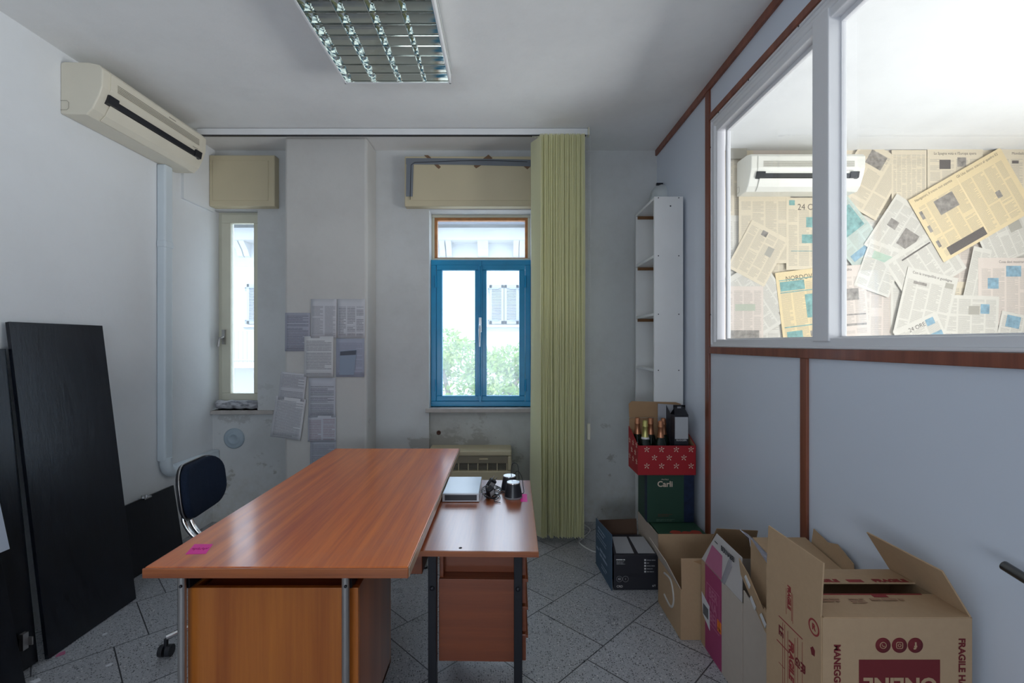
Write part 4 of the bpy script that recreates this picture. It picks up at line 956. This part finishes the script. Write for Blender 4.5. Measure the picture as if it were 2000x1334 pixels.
for i in range(5):
    b = MB().box(.818, .828, yq - .0006, yq, .172 - i * .017, .182 - i * .017); t.part('tick_box', b, M_whiteprint, parent=bx); fineprint(t, (.832, yq, .1745 - i * .017), (1, 0, 0), (0, 0, 1), [(.052, .014, .048, .034, .042)[i]], .01, .0045, mat('dim_print', (.35, .35, .36), .6), bx)
fineprint(t, (.653, yq, .176), (1, 0, 0), (0, 0, 1), [.052], .01, .006, M_whiteprint, bx); fineprint(t, (.655, yq, .166), (1, 0, 0), (0, 0, 1), [.045, .040, .050], .007, .0035, mat('dim_print', (.35, .35, .36), .6), bx)
uvtext(t, 'CRD', .018, M_whiteprint, (.655, yq, .022), (1, 0, 0), (0, 0, 1), bx, align='LEFT'); uvtext(t, '6/T', .015, M_whiteprint, (.875, yq, .026), (1, 0, 0), (0, 0, 1), bx)
for (x_, s) in ((.672, '62'), (.708, 'i')):
    b = MB(); b.tube([(x_ + .017 * math.cos(a * PI / 8), yq - .0004, .066 + .017 * math.sin(a * PI / 8)) for a in range(16)], .0008, 5, closed=True); t.part('emblem', b, mat('dim_print', (0, 0, 0)), parent=bx); uvtext(t, s, .016, M_whiteprint, (x_, yq, .066), (1, 0, 0), (0, 0, 1), bx)
t.place()
# --- open kraft carton
t = Thing('carton', 'open brown carton with raised flaps between the charcoal and magenta boxes', 'carton')
kx0, kx1, ky0, ky1, kz = .860, 1.19, 2.2725, 2.605, .246
b = MB(); cpan(b, [(kx0, ky0, .001), (kx1, ky0, .001), (kx1, ky0, kz), (kx0, ky0, kz)]); cpan(b, [(kx0, ky0, .001), (kx0, ky1, .001), (kx0, ky1, kz), (kx0, ky0, kz)]); cpan(b, [(kx1, ky0, .001), (kx1, ky1, .001), (kx1, ky1, kz), (kx1, ky0, kz)]); cpan(b, [(kx0, ky1, .001), (kx1, ky1, .001), (kx1, ky1, kz), (kx0, ky1, kz)]); b.box(kx0, kx1, ky0, ky1, .001, .005)
bx = t.part('box', b, M_kraft)
b = MB(); cpan(b, [(kx0, ky1, kz), (kx1, ky1, kz), (kx1, ky1 + .005, .379), (kx0, ky1 + .005, .379)], .003); t.part('flap', b, M_kraft)
b = MB(); cpan(b, [(kx0 + .003, ky0, kz), (kx1 - .003, ky0, kz), (kx1 - .003, ky0, .398), (kx0, ky0, .398)], .003); t.part('flap', b, M_kraft)
b = MB(); cpan(b, [(kx0, ky0 + .01, kz + .002), (kx0, ky1 - .01, kz + .002), (.807, 2.60, .365), (.812, 2.345, .35)], .003); t.part('flap', b, M_kraft_pale)
b = MB(); cpan(b, [(kx1, ky0 + .01, kz + .002), (kx1, ky1 - .01, kz + .002), (1.215, 2.56, .39), (1.215, 2.32, .36)], .003); t.part('flap', b, M_kraft)
b = MB(); cpan(b, [(kx0 + .06, ky0 - .004, .385), (kx0 + .12, ky0 - .006, .40), (kx0 + .20, ky0 - .004, .388), (kx0 + .17, ky0 - .005, .35), (kx0 + .12, ky0 - .007, .362)], .001); t.part('parcel_tape', b, mat('crumpled_tape', (.40, .24, .13), .25), bevel=0)
b = MB(); b.tube(spline([(kx0 - .0025, 2.50, .215), (kx0 - .0025, 2.40, .225), (kx0 - .0025, 2.36, .15), (kx0 - .0025, 2.40, .09), (kx0 - .0025, 2.50, .10)]), .006, 6); t.part('glue_smear', b, mat('pale_smear', (.58, .54, .50), .6), parent=bx)
t.place()
# --- magenta wine carton
t = Thing('carton', 'tall white and magenta wine carton with a raised top flap', 'carton')
mx0, mx1, my0, my1, mz = .955, 1.20, 1.868, 2.257, .405
b = MB(); cpan(b, [(mx0, my1, .001), (mx0, my0, .001), (mx0, my0, mz), (mx0, my1, mz)]); cpan(b, [(mx0, my0, .001), (mx1, my0, .001), (mx1, my0, mz), (mx0, my0, mz)]); cpan(b, [(mx1, my0, .001), (mx1, my1, .001), (mx1, my1, mz), (mx1, my0, mz)]); cpan(b, [(mx0, my1, .001), (mx1, my1, .001), (mx1, my1, mz), (mx0, my1, mz)])
bx = t.part('box', b, M_kraft_pale)
b = MB(); cpan(b, [(mx0, my1 - .004, mz + .002), (mx0, my0 + .004, mz + .002), (mx0 + .004, my0 + .012, .583), (mx0 + .004, 2.105, .588)], .003); fl = t.part('top_flap', b, mat('white_board', (.58, .54, .52), .6))
b = MB(); cpan(b, [(mx0 + .004, my1, mz), (mx1, my1, mz), (mx1, my1 - .05, .56), (mx0 + .05, my1 - .05, .57)], .003); t.part('back_flap', b, M_kraft_in)
xs = mx0 - .0026
t.part('magenta_print', MB().box(xs - .0006, xs, 2.045, 2.212, .001, mz - .001), M_pink, parent=bx)
t.part('edge_print', MB().box(xs - .0004, xs, 2.213, 2.256, .001, mz - .001), M_kraft, parent=bx)
t.part('magenta_print', MB().slab([(xs, 2.212, mz + .003), (xs, 2.045, mz + .003), (xs + .003, 2.045, .515), (xs + .003, 2.145, .52)], .0006, True), M_pinklite, parent=fl)  # paler magenta on the raised flap than on the box side
UY = (0, -1, 0)
uvtext(t, 'BERNABEI', .030, M_ink, (xs + .001, 1.990, .548), UY, (0, 0, 1), fl, lift=.002, offset=.0006, sx=.9); uvtext(t, 'www.', .014, M_ink, (xs + .001, 2.095, .552), UY, (0, 0, 1), fl, lift=.002)
t.part('tape_strip', MB().slab([(xs, 2.052, .400), (xs, 2.018, .402), (xs + .001, 1.955, .51), (xs + .001, 1.968, .545), (xs + .001, 1.99, .515)], .0016, True), M_cleartape, parent=fl)
for i, s in enumerate(('BER', 'NA', 'BEI')): uvtext(t, s, .062, M_pinklite, (xs - .0006, 2.128, .290 - i * .052), UY, (0, 0, 1), bx, offset=.0008, sx=.85)
b = MB()
for (a0, a1, c0, c1) in ((2.065, 2.195, .322, .325), (2.065, 2.195, .148, .151), (2.192, 2.195, .148, .325), (2.065, 2.068, .148, .325)): b.box(xs - .0012, xs - .0006, a0, a1, c0, c1)
t.part('print_border', b, M_pinklite, parent=bx)
lb = t.part('shipping_label', MB().slab([(xs - .0012, 2.250, .25), (xs - .0012, 2.165, .225), (xs - .0012, 2.16, .115), (xs - .0012, 2.235, .15)], .0008, True), M_foot, parent=bx)
b = MB()
for i in range(12): b.box(xs - .0022, xs - .0016, 2.175 + i * .0048, 2.177 + i * .0048 + .001 * (i % 2), .155, .205)
t.part('barcode', b, M_ink, parent=bx)
t.part('orange_label', MB().box(xs - .0012, xs - .0006, 2.047, 2.085, .165, .215), M_orange, parent=bx); uvtext(t, 'V.53', .016, M_ink, (xs - .0012, 2.066, .177), UY, (0, 0, 1), bx)
t.place()
# --- torn kraft carton
t = Thing('carton', 'torn brown carton with die-cut tabs, between the magenta and the fragile cartons', 'carton')
b = MB(); nx0, ny0, ny1, nz = .957, 1.56, 1.862, .40
cpan(b, [(nx0, ny1, .001), (nx0, ny0, .001), (nx0, ny0, nz - .05), (nx0, ny0 + .10, nz), (nx0, ny1, nz + .06)]); cpan(b, [(nx0, ny0, .001), (1.20, ny0, .001), (1.20, ny0, nz), (nx0, ny0, nz - .05)]); cpan(b, [(1.20, ny0, .001), (1.20, ny1, .001), (1.20, ny1, nz), (1.20, ny0, nz)]); cpan(b, [(nx0, ny1, .001), (1.20, ny1, .001), (1.20, ny1, nz), (nx0, ny1, nz)])
bx = t.part('box', b, M_kraft_pale)
def tabs(P0, P1, z0, h0, m, n=5, X1=None, lean=0.):
    """vertical panel with a stepped die-cut top edge between two floor points"""
    P0, P1 = Vector(P0), Vector(P1); pts = [P0 + Vector((0, 0, z0)), P1 + Vector((0, 0, z0))]
    for i in range(n, -1, -1):
        for s in (.35, -.0):
            f_ = min(1, max(0, (i + s) / n)); z_ = h0[0] + (h0[1] - h0[0]) * f_ + (.018 if (i % 2) ^ (s > .1) else 0); q = P0.lerp(P1, f_); pts.append(Vector((q.x + lean, q.y, z_)))
    return pts
b = MB(); cpan(b, [(.950, 1.872, .52), (.950, 1.70, .40), (.952, 1.60, .355), (.952, 1.56, .30), (.948, 1.56, .37), (.946, 1.60, .415), (.946, 1.62, .40), (.944, 1.65, .445), (.944, 1.69, .49), (.944, 1.70, .475), (.944, 1.78, .535), (.942, 1.80, .555), (.942, 1.872, .585)], .003); t.part('torn_flap', b, M_kraft)
b = MB(); cpan(b, [(.985, 1.862, .46), (.985, 1.56, .44), (.985, 1.56, .60), (.985, 1.62, .59), (.985, 1.63, .605), (.985, 1.69, .60), (.985, 1.70, .63), (.985, 1.75, .62), (.985, 1.862, .665)], .003); t.part('die_cut_panel', b, M_kraft)
b = MB(); cpan(b, [(.99, 1.565, .63), (.99, 1.86, .672), (1.20, 1.86, .672), (1.20, 1.565, .63)], .003); t.part('lid', b, M_kraft)
b = MB(); cpan(b, [(1.195, 1.58, .44), (1.195, 1.86, .44), (1.215, 1.83, .72), (1.215, 1.75, .70), (1.215, 1.70, .715), (1.215, 1.62, .68)], .003); t.part('raised_tab', b, M_kraft)
b = MB()
for (y_, z_) in ((1.83, .53), (1.79, .47), (1.72, .445), (1.66, .375), (1.60, .34)): b.slab([(.943, y_, z_), (.943, y_ - .035, z_ - .028), (.941, y_ - .045, z_ - .01), (.941, y_ - .012, z_ + .014)], .003, True)
t.part('white_tab', b, M_whiteprint)
t.part('flat_sheets', MB().box(.99, 1.20, 1.57, 1.855, .402, .44), M_kraft_in)
t.place()
t = Thing('crumpled_tape', 'crumpled clear tape and label stuck between the brown cartons by the partition', 'tape')
b = MB(); random.seed(11); P0 = [(1.10, 2.10, .56), (1.13, 2.0, .545), (1.15, 1.93, .50), (1.12, 1.90, .47)]
b = MB(); vs = []; fs = []
for i in range(9):
    for j in range(4): vs.append((1.09 + .03 * j + random.uniform(-.008, .008), 2.16 - .035 * i, .585 - .010 * i - .02 * j + random.uniform(-.01, .01)))
for i in range(8):
    for j in range(3): fs.append((i*4+j, i*4+j+1, (i+1)*4+j+1, (i+1)*4+j))
b.add(vs, fs); o = t.part('tape', b, M_cleartape); o.modifiers.new('t', 'SOLIDIFY').thickness = .001
t.place()
# --- big FRAGILE carton
t = Thing('carton', 'big brown FRAGILE shipping carton with two raised flaps in the foreground', 'carton')
bx0, bx1, by0, by1, bz = .818, 1.203, 1.20, 1.452, .742
b = MB(); cpan(b, [(bx0, by0, .001), (bx1, by0, .001), (bx1, by0, bz), (bx0, by0, bz)], .005); cpan(b, [(bx0, by0, .001), (bx0, by1, .001), (bx0, by1, bz), (bx0, by0, bz)], .005); cpan(b, [(bx1, by0, .001), (bx1, by1, .001), (bx1, by1, bz), (bx1, by0, bz)], .005); cpan(b, [(bx0, by1, .001), (bx1, by1, .001), (bx1, by1, bz), (bx0, by1, bz)], .005); b.box(bx0, bx1, by0, by1, .001, .006)
bx = t.part('box', b, M_kraft, bevel=.001)
b = MB(); cpan(b, [(bx0 + .004, by0 - .001, bz), (bx1 - .004, by0 - .001, bz), (bx1 - .006, 1.302, bz + .004), (bx0 + .006, 1.302, bz + .004)], .004); f1 = t.part('front_flap', b, M_kraft)
b = MB(); cpan(b, [(bx0 + .004, by1 + .001, bz), (bx1 - .004, by1 + .001, bz), (bx1 - .006, 1.356, bz + .008), (bx0 + .006, 1.356, bz + .008)], .004); f2 = t.part('back_flap', b, M_kraft)
b = MB(); cpan(b, [(bx0 - .001, by0 + .002, bz), (bx0 - .001, by1 - .002, bz), (bx0 + .004, by1 - .004, .882), (bx0 + .006, by0 + .002, .882)], .004); t.part('left_flap', b, M_kraft)
b = MB(); cpan(b, [(bx1, by0 + .002, bz), (bx1, by1 - .002, bz), (1.128, by1 - .002, .861), (1.130, by0 + .002, .861)], .004); t.part('right_flap', b, M_kraft)
# front face print (the carton stands upside down)
yf = by0 - .0026; X1_, Z1_ = (1, 0, 0), (0, 0, 1)
fx = lambda px: (px - 986) / F * by0
fz = lambda py: H + (670 - py) / F * by0
for i, px in enumerate((1723, 1755, 1786)):
    b = MB(); b.lathe([(.0195, 0), (.0195, -.0005), (.0005, -.0005)], (fx(px), yf, fz(1259)), 'Y', 32); e = t.part('icon', b, M_maroon, parent=bx)
cx = [fx(p) for p in (1723, 1755, 1786)]; zc = fz(1259); tan = MATS['kraft_cardboard']
b = MB(); b.tube([(cx[0] + .008 * math.cos(a * PI / 8), yf - .0006, zc + .008 * math.sin(a * PI / 8)) for a in range(16)], .0009, 5, closed=True); b.tube(spline([(cx[0] - .003, yf - .0006, zc + .003), (cx[0] - .001, yf - .0006, zc - .002), (cx[0] + .004, yf - .0006, zc - .003)]), .0009, 5); t.part('icon_glyph', b, tan, parent=bx)
b = MB(); b.tube([(cx[1] + a, yf - .0006, zc + c) for a, c in rounded(.016, .016, .004, 3)], .0009, 5, closed=True); b.tube([(cx[1] + .0038 * math.cos(a * PI / 6), yf - .0006, zc + .0038 * math.sin(a * PI / 6)) for a in range(12)], .0008, 5, closed=True); t.part('icon_glyph', b, tan, parent=bx)
uvtext(t, 'f', .024, tan, (cx[2], yf - .0004, zc), (-1, 0, 0), (0, 0, -1), bx, 'icon_glyph', offset=.001)
t.part('print_block', MB().box(fx(1676), fx(1834), yf - .0005, yf, .48, fz(1287)), M_maroon, parent=bx)
uvtext(t, 'ONLINE', .052, tan, (fx(1756), yf - .0004, fz(1335)), (-1, 0, 0), (0, 0, -1), bx, offset=.0018)
uvtext(t, 'SHOP', .045, tan, (fx(1756), yf - .0004, .52), (-1, 0, 0), (0, 0, -1), bx, offset=.0018)
uvtext(t, 'MANEGGIARE CON CURA', .0235, M_maroon, (fx(1633), yf, fz(1257)), (0, 0, -1), (1, 0, 0), bx, offset=.0007, align='LEFT')
uvtext(t, 'FRAGILE HANDLE WITH CARE', .0235, M_maroon, (fx(1876), yf, fz(1245)), (0, 0, -1), (1, 0, 0), bx, offset=.0007, align='LEFT')
# left face print
xl = bx0 - .0026; UY = (0, -1, 0)
# letters run downwards, tops towards the front edge
DN = (0, 0, -1); FR = (0, -1, 0)
uvtext(t, 'FRAGILE', .020, M_redprint, (xl, 1.335, .755 - .035), DN, FR, bx, offset=.0010, sx=.9)
def lrect(b, y0, y1, z0, z1): b.box(xl - .0005, xl, y0, y1, z0, z1)
b = MB(); lrect(b, 1.3475, 1.3485, .665, .74); lrect(b, 1.322, 1.3235, .66, .74); lrect(b, 1.3175, 1.3185, .655, .738); t.part('print_rule', b, M_redprint, parent=bx)
uvtext(t, 'FRAGILE', .030, M_redprint, (xl, 1.325, .545), DN, FR, bx, offset=.0013)
b = MB(); lrect(b, 1.3405, 1.3415, .44, .62); lrect(b, 1.308, 1.309, .44, .62)
lrect(b, 1.275, 1.385, .637, .640); lrect(b, 1.335, 1.395, .560, .563)
for y_ in (1.355, 1.365, 1.295, 1.275): lrect(b, y_, y_ + .0012, .44, .63)
lrect(b, 1.355, 1.385, .50, .5015); t.part('print_rule', b, M_redprint, parent=bx)
uvtext(t, 'LE', .030, M_maroon, (xl, 1.374, .60), DN, FR, bx, offset=.001); uvtext(t, 'FR\nGI', .026, M_maroon, (xl, 1.285, .56), DN, FR, bx, offset=.001)
b = MB(); yc2, zc2 = 1.232, .712
b.prism([(xl, yc2 + .010 * math.cos(a) , zc2 - .078 + .013 * math.sin(a)) for a in (0.3, 1.6, 2.6, 3.9, 5.2)], (-.0005, 0, 0)); t.part('glass_symbol', b, M_maroon, parent=bx)
b = MB(); yc2 = 1.228; zc2 = .70
for i in range(28):
    a0, a1 = 2 * PI * i / 28, 2 * PI * (i + 1) / 28
    b.prism([(xl, yc2 + r * math.cos(a), zc2 + r * math.sin(a)) for r, a in ((.017, a0), (.0215, a0), (.0215, a1), (.017, a1))], (-.0005, 0, 0))
t.part('round_emblem', b, M_redprint, parent=bx); uvtext(t, 'R', .022, M_redprint, (xl, yc2, zc2), FR, Z1_, bx, offset=.0008)
# edge tape print on top flaps
uvtext(t, 'FRAGILE', .022, M_redprint, (.93, 1.366, bz + .0095), X1_, (0, 1, 0), f2, lift=.001, sx=1.2, offset=.001); uvtext(t, 'FRAGILE', .022, M_redprint, (1.13, 1.366, bz + .0095), X1_, (0, 1, 0), f2, lift=.001, sx=1.2, offset=.001)
t.part('print_block', MB().box(1.005, 1.05, 1.358, 1.374, bz + .0095, bz + .0102), M_redprint, parent=f2)
t.part('print_strip', MB().box(bx0 + .01, bx1 - .04, 1.297, 1.302, bz + .0064, bz + .0070), M_redprint, parent=f1); t.part('print_block', MB().box(1.02, 1.06, 1.285, 1.296, bz + .0062, bz + .0068), M_redprint, parent=f1)
fineprint(t, (.86, 1.272, bz + .0066), X1_, (0, 1, 0), [.055, .05], .010, .007, mat('faded_red_print', (.36, .20, .12), .8), f1); fineprint(t, (.94, 1.272, bz + .0066), X1_, (0, 1, 0), [.04, .04, .04], .008, .005, mat('faded_red_print', (.36, .20, .12), .8), f1); fineprint(t, (1.0, 1.268, bz + .0066), X1_, (0, 1, 0), [.09], .010, .010, mat('faded_red_print', (.36, .20, .12), .8), f1)
t.place()
# ================================================================ DOOR LEVER
t = Thing('door_handle', 'dark metal lever door handle at the right edge', 'door handle')
b = MB(); b.tube(spline([(XP - .002, .955, .905), (XP - .035, .955, .905), (XP - .052, .975, .905), (XP - .055, 1.02, .910), (XP - .055, 1.10, .924)], 5), .0115, 14); b.lathe([(.0115, 0), (.009, .006), (.0005, .009)], (0, 0, 0), 'Y', 12) if False else None
t.part('lever', b, mat('dark_nickel', (.12, .12, .12), .3, metal=.9)); t.part('rose', MB().lathe([(.026, 0), (.026, -.006), (.012, -.010)], (XP - .0005, .955, .905), 'X', 24), M_steel); t.place()
single('floor_cable', MB().tube(spline([(.60, 3.76, .006), (.66, 3.60, .006), (.58, 3.45, .006), (.54, 3.36, .006), (.62, 3.22, .006), (.74, 3.22, .006)]), .005, 8), M_cable, 'white cable on the floor between the blind and the slate carton', 'cable')
# ================================================================ NEIGHBOURING ROOM: newspapers
inkn = (.34, .31, .27); tones = {'p': (.76, .66, .50), 'y': (.82, .66, .40), 'w': (.72, .68, .60), 'k': (.74, .64, .56), 't': (.55, .62, .55)}
teal = mat('teal_picture_print', (.22, .40, .38), .7, var=(25, .8)); grey = mat('grey_photo_print', (.30, .27, .24), .7, var=(26, .95)); blu = mat('blue_photo_print', (.24, .38, .46), .7, var=(26, .7)); inkm = mat('newsprint_ink', (.14, .12, .11), .8)
SC = YB / F; npg = [0]
def news(cx, cy, w, h, deg, tone, lab, cols=4, head=None, pics=(), grp=None, hs=.030):
    npg[0] += 1; i = npg[0]; d = YB - .0008 * i - .001; c = at(cx, cy, YB); W_, H_ = w * SC, h * SC; a = math.radians(deg)
    t = Thing('newspaper_page', lab, 'newspaper', grp)
    b = MB(); flat(b, c.x, c.z, W_, H_, a, d)
    m_ = page_mat('newsprint_%d' % i, tones[tone], inkn, W_, H_, cols, .0085, i, .55, .16 if head else .08)
    o = t.part('sheet', b, m_)
    U = Vector((math.cos(a), 0, math.sin(a))); V = Vector((-math.sin(a), 0, math.cos(a))); O = Vector((c.x, d, c.z))
    if head: t.part('headline', text('headline', head, hs, inkm, O + V * (H_ * .5 - hs * 1.1), U, V, lift=.0003, thick=.0001, sx=.9), None, parent=o)
    for (pu, pv, pw, ph, pm) in pics:
        q = O + U * (pu - .5) * W_ + V * (pv - .5) * H_; b = MB(); b.prism([q + U * x_ * pw * W_ / 2 + V * y_ * ph * H_ / 2 - Vector((0, .0005, 0)) for x_, y_ in ((-1, -1), (1, -1), (1, 1), (-1, 1))], (0, .0003, 0)); t.part('photograph', b, pm, parent=o)
    t.place((c.x, d, c.z - H_ / 2))
for ry, cy in enumerate((362, 492, 622)):
    for cx_ in range(8):
        news(1432 + cx_ * 88, cy, 96, 142, (0, 1, -1)[(cx_ + ry) % 3], 'pwk'[(cx_ * 2 + ry) % 3], 'straight newspaper page in the %s row of the pasted base layer, %s from the left' % (('top', 'middle', 'bottom')[ry], ('first', 'second', 'third', 'fourth', 'fifth', 'sixth', 'seventh', 'eighth')[cx_]), grp='newspaper pages forming the base layer of the pasted wall')
news(1695, 352, 100, 128, -30, 'p', 'tilted page with a dark portrait photograph right of the air conditioner behind the glass', 3, None, [(.42, .80, .34, .22, grey), (.1, .32, .2, .1, grey)])
news(1771, 345, 68, 100, 0, 'p', 'straight page filled with price tables beside the tilted portrait page', 7, None)
news(1860, 350, 108, 112, 0, 'p', 'page headed La Spagna vota e l\'Europa spera, partly under the large yellow spread', 4, "La Spagna vota e l'Europa spera", [(.62, .78, .16, .16, grey), (.32, .74, .2, .16, inkm)], hs=.03)
news(1993, 350, 108, 112, 0, 'p', 'page with the Mondadori headline at the top right of the pasted wall', 4, "Mondadori, l'utile", [(.35, .78, .12, .05, inkm)])
news(1490, 450, 100, 130, 0, 'p', 'straight page directly below the left half of the air conditioner behind the glass', 4, None, [])
news(1578, 458, 92, 140, 0, 'p', 'front page headed 24 ORE with small teal pictures below the air conditioner', 4, '24 ORE', [(.12, .93, .12, .07, teal), (.62, .66, .4, .14, teal), (.45, .43, .24, .12, teal), (.5, .26, .8, .008, teal)], hs=.07)
news(1660, 458, 76, 140, 38, 't', 'teal printed page tilted beside the mullion behind the glass', 3, None, [(.5, .68, .8, .35, teal), (.5, .22, .8, .10, blu)])
news(1483, 580, 84, 130, 33, 'w', 'pale page tilted left below the straight page, with a small phone picture', 4, None, [(.68, .12, .10, .08, grey)])
news(1477, 496, 82, 104, -28, 'p', 'page tilted clockwise at the left edge of the newspaper wall', 4, None, [(.42, .88, .14, .10, grey), (.72, .62, .16, .18, mat('pale_grey_photo', (.42, .39, .33), .7))], hs=.026)
news(1448, 614, 78, 108, 0, 'k', 'pinkish page at the lower left corner of the newspaper wall', 4, None, [(.5, .12, .8, .18, grey), (.55, .62, .5, .12, mat('green_grey_photo', (.48, .50, .40), .7))])
news(1572, 598, 108, 142, 7, 'y', 'yellow front page headed NordOvest with teal pictures', 4, 'NORDOVEST', [(.28, .80, .44, .13, teal), (.72, .50, .48, .32, teal), (.5, .885, .9, .012, teal), (.5, .715, .9, .012, teal), (.5, .24, .9, .014, teal), (.22, .12, .28, .12, teal), (.6, .12, .2, .08, grey)], hs=.055)
news(1650, 590, 76, 140, 4, 'k', 'narrow page with dark bands just right of the mullion', 3, 'la vendita', [(.6, .6, .4, .16, grey), (.5, .32, .9, .02, grey), (.5, .18, .9, .03, grey), (.3, .24, .2, .05, blu)])
news(1752, 455, 92, 118, -33, 'w', 'page tilted clockwise with a photograph of two people under the yellow spread', 4, None, [(.28, .55, .2, .14, grey), (.72, .46, .34, .30, grey)])
news(1712, 525, 72, 96, -20, 'w', 'tilted page with a green tinted picture in the middle of the newspaper wall', 3, None, [(.5, .72, .6, .16, mat('green_photo', (.45, .56, .45), .7))])
news(1800, 520, 130, 96, 33, 'w', 'page tilted anticlockwise just below the large yellow spread', 6, None, [(.5, .84, .5, .03, inkm)])
news(1955, 468, 96, 84, 24, 'w', 'page tilted anticlockwise right of the large yellow spread', 5, None, [(.78, .7, .25, .25, mat('pale_grey_photo', (0, 0, 0)))])
news(1900, 540, 36, 110, -12, 'w', 'narrow tilted strip of newspaper between the yellow spread and the straight right page', 2, None)
news(1968, 570, 132, 130, 0, 'k', 'straight page with two small blue photographs at the right edge', 5, 'Cosa devi mostrare', [(.22, .62, .16, .16, blu), (.52, .80, .22, .16, blu), (.86, .80, .18, .16, blu)])
news(1888, 620, 106, 84, -2, 'w', 'page with a bar chart low in the right half of the newspaper wall', 4, None, [(.55, .66, .2, .2, mat('pale_grey_photo', (0, 0, 0))), (.75, .7, .16, .22, blu)])
news(1800, 598, 100, 132, -13, 'w', 'pale page headed Con la tranquillita si guadagna, tilted clockwise', 4, 'Con la tranquillità si guadagna', [(.3, .80, .26, .04, grey), (.86, .86, .16, .08, mat('pale_grey_photo', (0, 0, 0)))], hs=.03)
news(1790, 655, 92, 60, 24, 'w', 'small tilted front page with blue pictures at the foot of the glass', 3, '24 ORE', [(.80, .78, .18, .22, blu), (.8, .2, .3, .4, blu)], hs=.05)
news(1985, 648, 90, 64, -12, 'w', 'tilted page with a blue portrait at the lower right of the glass', 4, None, [(.28, .74, .3, .36, blu)])
news(1889, 403, 205, 138, 30, 'y', 'large yellow double-page spread tilted over the other newspaper pages', 8, 'Navigatori, il treno non aspetta      Gli Usa danno scacco al quadro E2', [(.30, .70, .20, .22, grey), (.29, .10, .40, .12, inkm), (.045, .72, .03, .12, grey), (.045, .5, .03, .1, grey), (.045, .26, .03, .1, grey), (.77, .44, .05, .10, grey), (.5, .5, .012, .85, mat('yellow_fold', (.86, .70, .44), .8))], hs=.03)
struct('trim_6', MB().box(1.36, 1.90, YB - .02, YB - .003, 2.86, 3.0) if False else MB().box(1.80, 1.94, YB - .045, YB - .035, 2.93, CE), M_groove, 'grey patch of bare wall at the top of the newspaper wall')
